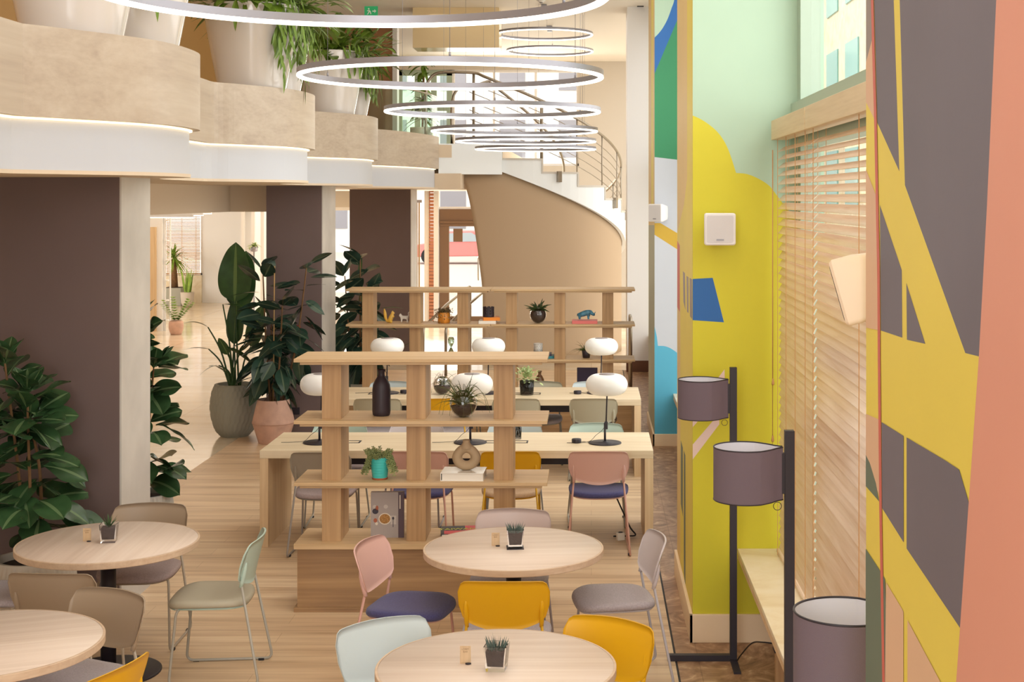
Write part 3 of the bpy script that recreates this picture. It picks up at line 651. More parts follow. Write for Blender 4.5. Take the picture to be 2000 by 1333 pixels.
def chair(x, y, face, shell, up, label, group=None, tube=None):
    fx, fy = face; t = thing('dining_chair', label, 'chair', (x, y, 0), math.atan2(-fx, fy), group)
    lk('backrest', shared(('b', shell), lambda: back_mesh(SH[shell])), t)
    st_ = lk('seat', shared(('s', up), lambda: seat_mesh(UPH[up], [(.90, .428), (.985, .434), (1.0, .446), (.985, .460), (.93, .468), (.75, .470), (.45, .469)])), t)
    lk('seat_shell', shared(('u', shell), lambda: seat_mesh(SH[shell], [(.6, .418), (.93, .420), (.96, .427), (.9, .431)])), t)
    for s in (-1, 1):
        lk('bracket', shared(('k', shell, s), lambda: bracket_mesh(SH[shell], s)), t)
        lg = lk('sled_leg', shared(('l', shell, s), lambda: leg_mesh(TB[shell], s)), t)
        for gy in (.15, -.22): lk('glide', shared(('g', s, gy), lambda: glide_mesh(s, gy)), lg)
    lk('crossbar', shared(('c', shell), lambda: MB().tube([(-.205, .165, .425), (.205, .165, .425)], .0075, 8).tube([(-.15, .10, .425), (-.16, -.13, .42), (.16, -.13, .42), (.15, .10, .425)], .0075, 8).mesh('crossbar', TB[shell])), t)
    return t
def unit(a, b): l = math.hypot(a, b); return (a/l, b/l)
def chb(bx, by, face, *a, **k):
    """chair given by the place of the top of its back"""
    f = unit(*face); return chair(bx+f[0]*.255, by+f[1]*.255, f, *a, **k)
chb(-2.72, 8.80, (.05, -1), 'taupe', 'taupe', 'taupe chair behind the left round table, its back half hidden by the small plant')
chb(-1.86, 8.0, (-1, -.06), 'green', 'sage', 'pale mint chair standing free to the right of the left round table, seen side on')
chb(-2.74, 7.17, (.06, 1), 'taupe', 'grey', 'taupe chair seen from behind in front of the left round table and ribbed pot')
chb(-3.60, 8.0, (1, .02), 'taupe', 'grey', 'grey seat of a chair cut off at the left edge beside the left round table')
chb(-2.30, 6.86, (-.42, -.9), 'taupe', 'grey', 'taupe chair with a shiny brown back at the bottom left round table')
chb(-1.90, 5.76, (-.93, .30), 'yellow', 'grey', 'yellow chair cut off by the bottom edge beside the bottom left round table')
chb(-1.245, 7.83, (.97, -.22), 'pink', 'navy', 'pink chair with navy seat standing to the left of the middle round table')
chb(-.47, 8.64, (-.03, -1), 'mauve', 'grey', 'mauve chair behind the middle round table')
chb(.385, 7.97, (-.98, -.16), 'lilac', 'grey', 'pale lilac-grey chair to the right of the middle round table')
chb(-.435, 7.02, (0, 1), 'yellow', 'grey', 'yellow chair seen from behind between the middle and the front round tables')
chb(-.95, 6.37, (.55, -.83), 'ice', 'grey', 'pale ice-blue chair to the left of the front round table')
chb(.10, 6.39, (-.50, -.87), 'yellow', 'grey', 'yellow chair to the right of the front round table')
G1 = 'chairs along the front side of the first desk'
chb(-2.02, 10.56, (0, 1), 'dim', 'taupe', 'brownish-grey chair at the left end of the first long desk', G1)
chb(-1.30, 10.6, (.03, 1), 'pink', 'navy', 'pink chair with navy seat behind the middle post of the front bookcase', G1)
chb(-.605, 10.6, (-.02, 1), 'yellow', 'sand', 'yellow chair at the first long desk, half behind the bookcase post', G1)
chb(.055, 10.6, (0, 1), 'pink', 'navy', 'pink chair with navy seat at the right end of the first long desk', G1)
G2 = 'chairs along the far side of the first desk'
for bx, sh, lab in ((-2.1, 'green', 'mint chair across the first long desk, leftmost in its row'), (-1.46, 'lilac', 'pale grey chair across the first long desk, second from the left'), (-.64, 'ice', 'pale blue-grey chair across the first long desk, behind the middle lamp'), (.04, 'green', 'mint chair across the first long desk, behind the right-hand lamp')):
    chb(bx, 11.92, (.02, -1), sh, 'taupe', lab, G2)
G3 = 'chairs along the front side of the second desk'
for bx, sh, lab in ((-2.02, 'sage', 'sage chair at the second long desk, just right of the charcoal vase'), (-1.39, 'yellow', 'yellow chair at the second long desk, behind the glass bowl'), (-.71, 'sage', 'sage chair at the second long desk, behind the right bookcase post'), (.02, 'sage', 'sage chair at the right end of the second long desk, behind the lamp stem')):
    chb(bx, 13.38, (.0, 1), sh, 'grey', lab, G3)
G4 = 'chairs along the far side of the second desk'
for bx, sh, lab in ((-2.05, 'ice', 'pale blue chair across the second long desk, above the charcoal vase'), (-1.35, 'sage', 'sage chair across the second long desk, between its middle lamps'), (-.52, 'sage', 'sage chair across the second long desk, right of the leafy plant'), (.03, 'ice', 'pale blue chair across the second long desk, in front of the dark standing book')):
    chb(bx, 14.62, (.0, -1), sh, 'grey', lab, G4)
# ================================================================ round tables
def round_table(x, y, label, rot=0):
    t = thing('round_table', label, 'table', (x, y, 0), rot, 'round cafe tables')
    me = shared('rt', lambda: MB().lathe([(.0, .712), (.492, .712), (.496, .714)], 96, cap=False).mesh('tt', M['table']))
    MB().lathe([(.488, .737), (.486, .740), (.0, .740)], 96, cap=False).obj('tabletop', M['table'], t)
    eb = MB().lathe([(0, .704), (.495, .704), (.498, .707), (.498, .7375), (.4965, .7395), (.487, .7402)], 128, cap=False).obj('edge_band', M['edge'], t); em_ = eb.modifiers.new('e', 'EDGE_SPLIT'); em_.split_angle = math.radians(25)
    MB().lathe([(.042, .012), (.042, .69)], 28).obj('column', M['black'], t); MB().lathe([(.16, .69), (.16, .705)], 28).obj('mounting_plate', M['black'], t)
    MB().lathe([(.29, 0), (.29, .006), (.28, .010), (.06, .013), (.048, .03)], 48).obj('base_plate', M['black'], t)
round_table(-.394, 5.89, 'front round table of pale wood, cut off by the bottom edge')
round_table(-.43, 7.87, 'middle round table of pale wood in front of the oak bookcase', .1)
round_table(-2.72, 8.01, 'left round table of pale wood beside the dark column', 1.6)
round_table(-2.64, 6.19, 'bottom left round table of pale wood, cut off by the corner', .35)
# ================================================================ long desks
def desk(x0, x1, y0, y1, label):
    t = thing('long_desk', label, 'desk', ((x0+x1)/2, (y0+y1)/2, 0), 0, 'long shared desks'); a, b = (x1-x0)/2, (y1-y0)/2
    MB().box(-a, a, -b, b, .68, .74).obj('desktop', M['desk'], t, bevel=.002)
    for s in (-1, 1): MB().box(min(s*a, s*(a-.065)), max(s*a, s*(a-.065)), -b, b, 0, .679).obj('end_panel', M['deskv'], t, bevel=.002)
    MB().box(-a+.3, a-.3, .08, .26, .54, .68).obj('cable_tray', M['black'], t)
    for cx in (-.98, .345):
        mb = MB(); fw = .006; w, h = .185, .055
        mb.box(cx-w, cx+w, -.04-h, -.04-h+fw*1.5, .74, .743).box(cx-w, cx+w, -.04+h-fw*1.5, -.04+h, .74, .743).box(cx-w, cx-w+fw*2, -.04-h, -.04+h, .74, .743).box(cx+w-fw*2, cx+w, -.04-h, -.04+h, .74, .743)
        mb.obj('socket_hatch', M['black'], t)
    MB().tube(fillet([(a-.42, .1, .60), (a-.30, 0, .35), (a-.16, -.05, .05), (a-.11, -.1, .012), (a-.30, -.12, .012)], .08), .006).obj('power_cord', M['rubber'], t)
    return t
desk(-2.535, .473, 10.87, 11.72, 'first long bleached-oak desk behind the front bookcase')
desk(-2.535, .476, 13.62, 14.5, 'second long bleached-oak desk, in front of the back bookcase')
t = thing('extension_socket', 'small white plug socket on the floor under the right end of the first desk', 'socket', (XX(1212, 11.1), 11.1, 0), .4)
MB().box(-.03, .03, -.02, .02, 0, .06).obj('housing', M['ceramic'], t, bevel=.005); MB().lathe([(.017, .0), (.017, .003)], 14, (0, 0, .06)).obj('socket', M['rubber'], t)
# ================================================================ table lamps
def table_lamp(x, y, label):
    t = thing('table_lamp', label, 'lamp', (x, y, .74), 0, 'opal table lamps on the desks')
    MB().lathe([(.13, 0), (.13, .006), (.125, .009), (.02, .012), (.014, .02)], 48).obj('base', M['black'], t)
    MB().tube([(0, 0, .012), (0, 0, .16)], .009, 12).tube([(.008, .0, .12), (.016, 0, .37), (.016, 0, .41)], .006, 10).obj('stem', M['black'], t)
    MB().box(-.004, .022, -.01, .01, .11, .17).obj('joint', M['black'], t, bevel=.003)
    prof = []
    for k in range(0, 25):
        a = -PI/2+PI*k/24; prof.append(((.085+.08*math.cos(a)) if abs(a) < PI/2-.01 else .085, .4625+.080*math.sin(a)))
    prof = [(.0, .3822)]+prof+[(.06, .5426)]
    MB().lathe(prof, 48, (.014, 0, 0), cap=False).obj('shade', M['opal'], t)
    MB().lathe([(0, .540), (.062, .541), (.062, .545), (.0, .546)], 32, (.014, 0, 0), cap=False).obj('cap', mat('lamp_cap', (150, 140, 140), .5), t)
    MB().tube(smooth_path([(0, .01, .13), (-.03, .02, .09), (-.07, .02, .06), (-.12, .02, .012), (-.2, .01, .004), (-.3, -.01, .004)], 5), .0018, 5).obj('cord', M['rubber'], t)
    return t
tl = table_lamp(.107, 11.2, 'opal table lamp at the right end of the first desk, on a dark disc base')
dup(tl, (-.955, 11.22, .74), 0, 'opal table lamp on the first desk, behind the spiky plant in the glass bowl')
dup(tl, (-2.145, 11.22, .74), 0, 'opal table lamp at the left end of the first desk, half behind a bookcase post')
dup(tl, (.085, 14.05, .74), 0, 'opal table lamp at the right end of the second desk, above the nearer lamp')
dup(tl, (-1.03, 14.05, .74), 0, 'opal table lamp in the middle of the second desk, showing over the front bookcase')
dup(tl, (-2.03, 14.05, .74), 0, 'opal table lamp at the left end of the second desk, over the front bookcase')
def puck(px, py, d, lab):
    t = thing('charging_puck', lab, 'charger', (XX(px, d), d, .74), 0, 'charging pucks on the desks')
    MB().lathe([(.036, 0), (.038, .008), (.038, .028), (.034, .032), (0, .033)], 24, cap=False).obj('puck_body', M['black'], t); MB().tube([(.03, 0, .01), (.1, .01, .003), (.2, .03, .003)], .0018, 5).obj('cord', M['rubber'], t)
puck(1126, 861, 11.22, 'black charging puck on the first desk beside the right-hand lamp'); puck(1128, 765, 14.0, 'black charging puck at the right end of the second desk'); puck(789, 762, 14.05, 'black charging puck at the left part of the second desk, right of the charcoal vase')
# ================================================================ bookcases
def bookcase(xl, yf, label, posts, grp='open oak bookcases'):
    w, dp = 1.635, .45
    t = thing('bookcase', label, 'bookcase', (xl+w/2, yf+dp/2, 0), 0, grp); a, b = w/2, dp/2
    for k, z in enumerate((.836, 1.235, 1.634)):
        mb = MB(); mb.box(-a, a, -b, b, z-.022, z).box(-a+.035, a-.035, -b+.02, b-.02, z-.040, z-.022); mb.obj('shelf', M['shelf'], t, bevel=.0015)
    MB().box(-a, a, -b, b, .405, .44).obj('base_top', M['shelf'], t, bevel=.0015)
    MB().box(-a+.02, a-.02, -b+.02, b-.02, .03, .405).obj('plinth', M['plinth'], t); MB().box(-a, a, -b, b, 0, .03).obj('skirting', M['plinth'], t, bevel=.002)
    for px in posts:
        for z0, z1 in ((.44, .796), (.836, 1.195), (1.235, 1.594)): MB().box(px-.0625, px+.0625, -.15, .15, z0, z1).obj('post', M['post'], t, bevel=.0015)
    return t
bookcase(-1.92, 9.17, 'front oak bookcase with three open shelves on a rustic plinth', (-.587, -.037, .53))
bookcase(-2.78, 16.1, 'left unit of the back oak bookcase, in front of the entrance', (-.582, -.045, .50))
bookcase(-1.14, 16.1, 'right unit of the back oak bookcase, in front of the tan stair wall', (-.587, -.037, .51), )
# ================================================================ floor lamps
def floor_lamp(y, label):
    t = thing('floor_lamp', label, 'lamp', (.82, y, 0), 0, 'black floor lamps by the window')
    MB().box(-.02, .02, -.02, .02, .0, 1.695).obj('pole', M['black'], t, bevel=.001)
    MB().box(-.38, -.02, -.02, .02, 0, .035).obj('foot', M['black'], t, bevel=.001); MB().box(-.02, .02, -.24, -.02, 0, .012).obj('foot', M['black'], t)
    # teardrop plan: round at the left, pinched towards the pole
    pl = []
    for k in range(41):
        a = math.radians(62+236*k/40); pl.append((-.19+.13*math.cos(a)*1.0-.0, .13*math.sin(a)))
    pts = [(-.028, .012)]+[(-.055, .035)]+[(-.085, .075)]+pl+[(-.085, -.075), (-.055, -.035), (-.028, -.012)]
    pts = [(x, y_) for x, y_, _ in [tuple(v) for v in smooth_path([(p[0], p[1], 0) for p in pts], 2)]]
    def wall(off, z0, z1):
        n = len(pts); ins_ = inset(pts, off); mb = MB()
        mb.add([(x, q, z0) for x, q in ins_]+[(x, q, z1) for x, q in ins_], [(i, i+1, n+i+1, n+i) for i in range(n-1)], 0, True); return mb
    wall(0, 1.405, 1.625).obj('shade', M['shade'], t); wall(.003, 1.407, 1.623).obj('shade_lining', M['shade_in'], t)
    for z in (1.405, 1.625): MB().tube([(x, q, z) for x, q in inset(pts, .0015)], .0032, 6).obj('shade_rim', M['black'], t)
    MB().box(-.034, -.02, -.016, .016, 1.43, 1.60).obj('shade_mount', M['black'], t)
    MB().tube([(-.05+.017*math.cos(a*PI/10), 0, 1.375+.017*math.sin(a*PI/10)) for a in range(20)], .0016, 5, closed=True).obj('pull_ring', M['black'], t)
    MB().tube([(-.19, 0, 1.52), (-.02, 0, 1.52)], .006).lathe([(.018, -.05), (.02, 0), (.012, .02)], 16, (-.19, 0, 1.52)).obj('lamp_holder', M['black'], t)
    MB().lathe([(.0, -.02), (.025, 0), (.03, .03), (.02, .055), (0, .065)], 16, (-.19, 0, 1.45), cap=False).obj('bulb', M['opal'], t)
    return t
fl = floor_lamp(8.22, 'black floor lamp farthest from the window pier, its foot showing on the marble floor')
dup(fl, (.835, 6.0, 0), 0, 'black floor lamp in the middle, its round grey shade overlapping the farther pole')
dup(fl, (.835, 3.62, 0), 0, 'nearest grey lampshade at the bottom right, cut off by the painted pier')
t = thing('wall_outlet', 'dark wall outlet with a plug under the window sill by the far floor lamp', 'outlet', (.979, 7.575, .30))
MB().box(-.008, 0, -.04, .04, -.04, .04).obj('plate', M['black'], t); MB().tube(smooth_path([(-.008, 0, 0), (-.06, .02, 0), (-.10, .2, -.06), (-.13, .45, -.2), (-.14, .6, -.285)], 5), [.012]+[.004]*20, 8).obj('plug_cord', M['rubber'], t)
t = thing('wall_outlet', 'dark wall outlet low on the second column behind the terracotta pot', 'outlet', (XX(575, 16.1), 16.098, ZZ(803, 16.1)))
MB().box(-.06, .06, -.008, 0, -.04, .04).obj('plate', M['black'], t); MB().lathe([(.02, 0), (.02, .004)], 14, (0, -.006, 0)).obj('socket', M['rubber'], t)
t = thing('fire_sign', 'small red fire sign with white marks on the second column behind the rubber plant', 'sign', (XX(572, 16.1), 16.098, ZZ(645, 16.1)))
MB().box(-.085, .085, -.006, 0, -.055, .055).obj('plate', mat('sign_red', (190, 40, 44), .4), t)
mb = MB(); mb.box(-.065, -.02, -.008, -.006, -.035, .03).box(0, .025, -.008, -.006, -.03, .035).box(.035, .055, -.008, -.006, .01, .035); mb.obj('pictogram', M['ceramic'], t)
# ================================================================ loudspeakers
def speaker(loc, rz, label, m):
    t = thing('loudspeaker', label, 'loudspeaker', loc, rz, 'wall loudspeakers on the painted piers')
    w, h = .092, .095; mb = MB()                     # front faces -Y, tapering back to the bracket
    def rr(w, h, y, r, n=5):
        out = []
        for cx, cz, a0 in ((w-r, h-r, 0), (-w+r, h-r, 90), (-w+r, -h+r, 180), (w-r, -h+r, 270)):
            for k in range(n): a = math.radians(a0+90*k/(n-1)); out.append((cx+r*math.cos(a), y, cz+r*math.sin(a)))
        return out
    rings = [rr(w-.006, h-.006, -.185, .012), rr(w, h, -.178, .014), rr(w, h, -.15, .014), rr(w*.62, h*.78, -.035, .014), rr(w*.55, h*.72, -.03, .012)]
    n = 20; vs = [p for r in rings for p in r]
    mb.add(vs, [(i*n+j, (i+1)*n+j, (i+1)*n+(j+1) % n, i*n+(j+1) % n) for i in range(4) for j in range(n)], 0, True); mb.f += [tuple(range(n)), tuple(4*n+j for j in reversed(range(n)))]; mb.m += [0, 0]; mb.s += [False, False]
    o = mb.obj('cabinet', m, t); e = o.modifiers.new('e', 'EDGE_SPLIT'); e.split_angle = .5
    gmat = bpy.data.materials.get('grille') or mat('grille', (218, 214, 214), .7, bump=.8, bscale=900); gm = MB(); gm.poly(rr(w-.014, h-.016, -.1875, .01)); gm.obj('grille', gmat, t)
    MB().lathe([(.03, 0), (.03, .0006)], 28, (0, 0, 0)).obj('driver', gmat, t).matrix_local = Matrix.Translation((0, -.1885, .005)) @ Matrix.Rotation(PI/2, 4, 'X')
    MB().box(-.022, .022, -.189, -.1865, -.068, -.058).obj('badge', M['alu'], t)
    MB().box(-.03, .03, -.04, 0, -.05, .05).obj('bracket', m, t)
    return t
speaker((.758, 8.555, 2.49), 0, 'white square loudspeaker on the yellow mural, facing the camera', M['plastic_white'])
speaker((.80, 15.29, ZZ(416, 15.2)), -.75, 'white loudspeaker on the far blue and grey mural pier, turned to the left', M['plastic_white'])
sq_ = speaker((.752, 3.255, 2.51), -PI/2-.32, 'cream loudspeaker seen from the side on the near painted pier, in front of the blind', M['plastic_beige'])
sq_.rotation_euler = (math.radians(16), 0, -PI/2-.32); sq_.scale = (.82, 1, .82); MB().box(0, .12, -.03, .0, -.03, .03).obj('wall_arm', M['plastic_beige'], sq_)
# ================================================================ wooden blinds
def blind(y0, y1, label, step=.048, open_=0):
    t = thing('wooden_blind', label, 'blind', (1.13, (y0+y1)/2, .56), 0, 'wooden blinds in the window bay'); h = (y1-y0)/2; top = 2.50
    MB().box(-.055, .04, -h, h, top-.04, top+.075).obj('valance', wood('valance', (206, 176, 128), (222, 196, 150), (232, 208, 166), 'y', 1, .4), t, bevel=.002)
    mb = MB(); z = .05; k = 0
    while z < top-.05:
        f = z/top; tilt = math.radians(68-open_-max(0, (f-.55))*75+2*math.sin(k*2.3)); c, s = math.cos(tilt)*.025, math.sin(tilt)*.025
        q = .0015; g = .012
        mb.add([(-c, -h+g, z-s), (-c, h-g, z-s), (c, h-g, z+s), (c, -h+g, z+s), (-c-q, -h+g, z-s+q), (-c-q, h-g, z-s+q), (c-q, h-g, z+s+q), (c-q, -h+g, z+s+q)], [(0,1,2,3), (7,6,5,4), (0,4,5,1), (3,2,6,7), (0,3,7,4), (1,5,6,2)])
        z += step; k += 1
    mb.obj('slats', M['blind'], t)
    MB().box(-.025, .025, -h+.012, h-.012, 0, .022).obj('bottom_rail', M['blind'], t)
    n = 4
    for i in range(n):
        y = -h+.12+(2*h-.24)*i/(n-1); mb = MB(); mb.box(-.034, -.031, y-.003, y+.003, .01, top-.04).box(.031, .033, y-.003, y+.003, .01, top-.04); mb.obj('ladder_cord', M['cord'], t)
    return t
b1 = blind(7.18, 8.5, 'wooden slat blind at the far end of the window bay, against the yellow pier')
b2 = blind(3.3, 7.16, 'wooden slat blind nearer in the window bay, behind the cream loudspeaker')
for k, z in enumerate((1.02, .68, .40)):
    MB().tube([(-.05, .62+.012*k, 2.4), (-.05, .62+.012*k, z+.02)], .0016, 5).lathe([(.006, 0), (.009, .008), (.004, .04)], 8, (-.05, .62+.012*k, z-.02)).obj('pull_cord', M['cord'], b1)
t = blind(0, 1.3, 'distant wooden blind in the bright window at the end of the passage', .05, 30); t.location = (-10.52, 35.93, .72); t.rotation_euler = (0, 0, PI/2); t.scale = (1, 1, .75)
# ================================================================ plants
def leaf(mb, p, t, up, L, W, prof='ell', curl=.2, fold=.25, wave=0, n=7, ph=0):
    """one leaf blade from P along T; slot 0 blade, slot 1 midrib"""
    p = Vector(p); t = Vector(t).normalized(); up = Vector(up); sd = t.cross(up)
    if sd.length < 1e-4: sd = t.orthogonal()
    sd.normalize(); nn = sd.cross(t).normalized()
    cols = (-1, -.55, -.028, .028, .55, 1); vs = []
    for i in range(n+1):
        s = i/n
        if prof == 'ell': w = math.sin(PI*s**.85)**.8 if 0 < s < 1 else 0
        elif prof == 'fig': w = math.sin(PI*s**1.35)**.62 if 0 < s < 1 else 0
        elif prof == 'pad': w = math.sin(PI*s**.7)**.55 if 0 < s < 1 else 0
        elif prof == 'strap': w = min(1, s*6+.35)*(1-s)**.6
        else: w = (1-s)**.8*min(1, .6+s*2)
        q = p+t*(L*s)-Vector((0, 0, 1))*(curl*L*s*s)
        for c in cols:
            vs.append(q+sd*(c*w*W*.5)+nn*(fold*abs(c)*w*W*.5+wave*W*math.sin(s*9+c*3+ph)*abs(c)))
    nc = len(cols); k0 = len(mb.v)
    for i in range(n):
        for j in range(nc-1):
            a = i*nc+j; mb.f.append((k0+a, k0+a+1, k0+a+nc+1, k0+a+nc)); mb.m.append(1 if j == 2 else 0); mb.s.append(True)
    mb.v += [tuple(v) for v in vs]
def rdir(az, el): return Vector((math.cos(az)*math.cos(el), math.sin(az)*math.cos(el), math.sin(el)))
LM = dict(fig=leafmat('fig_leaf', (52, 80, 48), (96, 120, 78), .25), rubber=leafmat('rubber_leaf', (46, 68, 56), (84, 98, 72), .18), banana=leafmat('strelitzia_leaf', (54, 84, 42), (104, 128, 70), .35),
          hang=leafmat('hanging_leaf', (104, 132, 42), (138, 160, 66), .4), dark=leafmat('dark_leaf', (62, 80, 40), (92, 108, 60), .45), grass=leafmat('grass_leaf', (86, 96, 44), (120, 126, 70), .5),
          blue=leafmat('blue_succulent', (96, 112, 104), (140, 150, 140), .5), agave=leafmat('agave_leaf', (72, 98, 62), (150, 160, 110), .45), pale=leafmat('pale_leaf', (186, 202, 140), (222, 228, 190), .5), sedum=leafmat('sedum_leaf', (152, 160, 104), (160, 168, 116), .55),
          lime=leafmat('lime_leaf', (128, 160, 60), (180, 190, 90), .5), bronze=leafmat('bronze_leaf', (118, 98, 62), (150, 130, 84), .6))
bark = mat('bark', (120, 88, 56), .9, vary=.2, vscale=20); cane = mat('bamboo_stake', (186, 150, 96), .6)
def pot(parent, prof, m, rim, ribs=None, soil=None):
    if ribs:
        mb = MB(); n, cnt, amp = ribs[0], ribs[1], ribs[2]; seg = cnt*4; vs = []
        dp = dense([(r, z) for r, z in prof], ribs[3] if len(ribs) > 3 else 6)
        for j, (r, z) in enumerate(dp):
            for k in range(seg):
                a = 2*PI*k/seg; rr = r+amp*(math.cos(2*PI*k/4+(PI if (n == 'zig' and (j//2) % 2) else 0)))*(1 if 0 < j < len(dp)-2 else 0); vs.append((rr*math.cos(a), rr*math.sin(a), z))
        mb.add(vs, [(i*seg+k, i*seg+(k+1) % seg, (i+1)*seg+(k+1) % seg, (i+1)*seg+k) for i in range(len(dp)-1) for k in range(seg)], 0, True)
        r1, z1 = prof[-1]; mb.lathe([(r1, z1), (r1-.012, z1+.003), (r1-.024, z1), (r1-.028, z1-.06)], seg, cap=False); mb.lathe([(0, prof[0][1]), (prof[0][0], prof[0][1])], seg, cap=False)
    else:
        r1, z1 = prof[-1]; mb = MB(); pp = dense(prof, 4); mb.lathe([(0, prof[0][1])]+pp+[(r1-.006, z1+.004), (r1-.022, z1), (r1-.03, z1-.07)], 48, cap=False)
    mb.obj('pot', m, parent)
    r1, z1 = prof[-1]; MB().lathe([(r1-.018, z1-.045), (r1*.5, z1-.03), (0, z1-.028)], 32, cap=False).obj('soil', M['leafsoil'], parent)
# ---- fiddle-leaf figs
def fig(loc, label, z0, z1, R, nl, potm, potprof, seed, stems=2, ribs=('rib', 44, .004), lean=0):
    t = thing('fiddle_leaf_fig', label, 'plant', loc); r = random.Random(seed)
    pot(t, potprof, potm, 0, ribs)
    zp = potprof[-1][1]-.04; paths = []
    for k in range(stems):
        a = 2*PI*k/stems+seed; paths.append(smooth_path([(.05*math.cos(a), .05*math.sin(a), zp), (.07*math.cos(a)+lean*.3, .07*math.sin(a), zp+(z1-zp)*.4), (.09*math.cos(a+.4)+lean, .08*math.sin(a+.4), z1-.10-.18*k)], 8))
        MB().tube(paths[-1], [.014-.008*i/len(paths[-1]) for i in range(len(paths[-1]))], 8).obj('stem', bark, t)
    mb = MB()
    for i in range(nl):
        f = (i+.5)/nl; z = z0+(z1-z0)*f; P_ = paths[i % stems]; q = min(P_, key=lambda v: abs(v.z-z))
        az = i*2.399+r.uniform(-.6, .6); el = math.radians(r.uniform(-25, 30)+45*f**3); off = r.uniform(.03, .15)*(1-.6*f)
        L = R*r.uniform(.8, 1.12)*(1-.25*f**4); d_ = rdir(az, el)
        tw = rdir(az+PI/2, 0)*r.uniform(-.7, .7); leaf(mb, Vector((q.x, q.y, min(z, q.z)))+d_*off, (d_+Vector((0, 0, r.uniform(-.6, .3)*(1-f)))).normalized(), Vector((0, 0, 1))+tw, L, L*.74, 'fig', r.uniform(.05, .40), .12, .05, 10, r.uniform(0, 6))
    for k in range(stems):
        e = paths[k][-1]
        for j in range(4): leaf(mb, e, rdir(j*1.6+k, math.radians(55)), (0, 0, 1), R*.75, R*.38, 'fig', .05, .25, .04, 8, j)
    o = mb.obj('foliage', LM['fig'], t); s = o.modifiers.new('s', 'SUBSURF'); s.levels = s.render_levels = 1
    return t
fig((-3.42, 8.72, 0), 'large fiddle-leaf fig in a ribbed beige pot in front of the dark column', .66, 1.76, .27, 80, M['stonepot'], [(.17, 0), (.225, .10), (.25, .24), (.245, .38), (.225, .47)], 3, 3, lean=-.08)
fig((-3.46, 10.95, 0), 'fiddle-leaf fig in a pale ribbed pot peeking out behind the first column', .46, 1.82, .29, 72, mat('pale_pot', (206, 204, 200), .8), [(.15, 0), (.20, .10), (.235, .25), (.225, .36), (.22, .40)], 8, 3)
# ---- rubber plants
def rubber(loc, label, zt, pr, potm, potprof, seed, stems, nl=22, L=.25, stake=True, ribs=None):
    t = thing('rubber_plant', label, 'plant', loc); r = random.Random(seed); pot(t, potprof, potm, 0, ribs); zp = potprof[-1][1]-.04; mb = MB()
    for k, (dx, dy, hz) in enumerate(stems):
        P_ = smooth_path([(dx*.25, dy*.25, zp), (dx*.7, dy*.7, zp+(hz-zp)*.45), (dx, dy, hz)], 8)
        MB().tube(P_, [.015-.009*i/len(P_) for i in range(len(P_))], 8).obj('stem', bark, t)
        for i in range(nl):
            f = (i+.5)/nl; z = zp+.22+(hz-zp-.18)*f; q = min(P_, key=lambda v: abs(v.z-z)); az = i*2.4+r.uniform(-.8, .8)+k; el = math.radians(r.uniform(-35, 20)+60*f**4)
            d_ = rdir(az, el); st_ = Vector((q.x, q.y, z)); st2 = st_+d_*r.uniform(.03, .13)*(1-.7*f**3)
            leaf(mb, st2, (d_+Vector((0, 0, -1.0*(1-f)*r.uniform(.0, 1.5)))).normalized(), Vector((0, 0, 1))+rdir(az+PI/2, 0)*r.uniform(-.8, .8), L*r.uniform(.85, 1.2), L*.60*r.uniform(.9, 1.1), 'ell', r.uniform(.1, .35)*(1-f*.7), .10, .0, 8)
    if stake: MB().tube([(.01, -.05, zp), (.03, -.08, zt-.12)], .007, 8).obj('stake', cane, t)
    o = mb.obj('foliage', LM['rubber'], t); s = o.modifiers.new('s', 'SUBSURF'); s.levels = s.render_levels = 1
    return t
rubber((-3.47, 15.52, 0), 'glossy rubber plant in a faceted terracotta-pink pot before the second column', 2.05, 0, M['terracotta'], [(.155, 0), (.16, .005), (.225, .215), (.228, .225), (.226, .235), (.175, .455), (.172, .465)], 5, ((-.12, .02, 1.9), (.36, .02, 1.92), (.12, -.10, 1.5), (-.05, .12, 1.3)), 27, .28)
rubber((-2.86, 17.6, 0), 'rubber plant peeking out behind the second column, its leaves shining blue', 1.95, 0, M['graypot'], [(.14, 0), (.2, .1), (.22, .25), (.2, .38)], 9, ((.0, .0, 1.95), (-.2, .05, 1.7), (.12, -.05, 1.45)), 26, .30, False)
# ---- strelitzias
def strel(loc, label, potm, potprof, leaves, ribs=None, seed=2):
    t = thing('bird_of_paradise', label, 'plant', loc); pot(t, potprof, potm, 0, ribs); zp = potprof[-1][1]-.04; mb = MB(); sm = MB(); r = random.Random(seed)
    for (dx, dy, zb, tx, ty, tz, L, Wd, curl) in leaves:
        p = Vector((dx, dy, zb)); q = Vector((dx*.15+r.uniform(-.04, .04), dy*.15+r.uniform(-.04, .04), zp))
        sm.tube(smooth_path([q, q.lerp(p, .5)+Vector((-.25*dx*.3, 0, .06)), p], 6), [.012-.0004*i for i in range(13)], 7)
        leaf(mb, p, (tx, ty, tz), (0, -1, .25) if abs(tz) > .6 else (0, 0, 1), L, Wd, 'pad', curl, .10, .015, 12)
    sm.obj('stalks', LM['banana'][0], t); o = mb.obj('foliage', LM['banana'], t); s = o.modifiers.new('s', 'SUBSURF'); s.levels = s.render_levels = 1
    return t
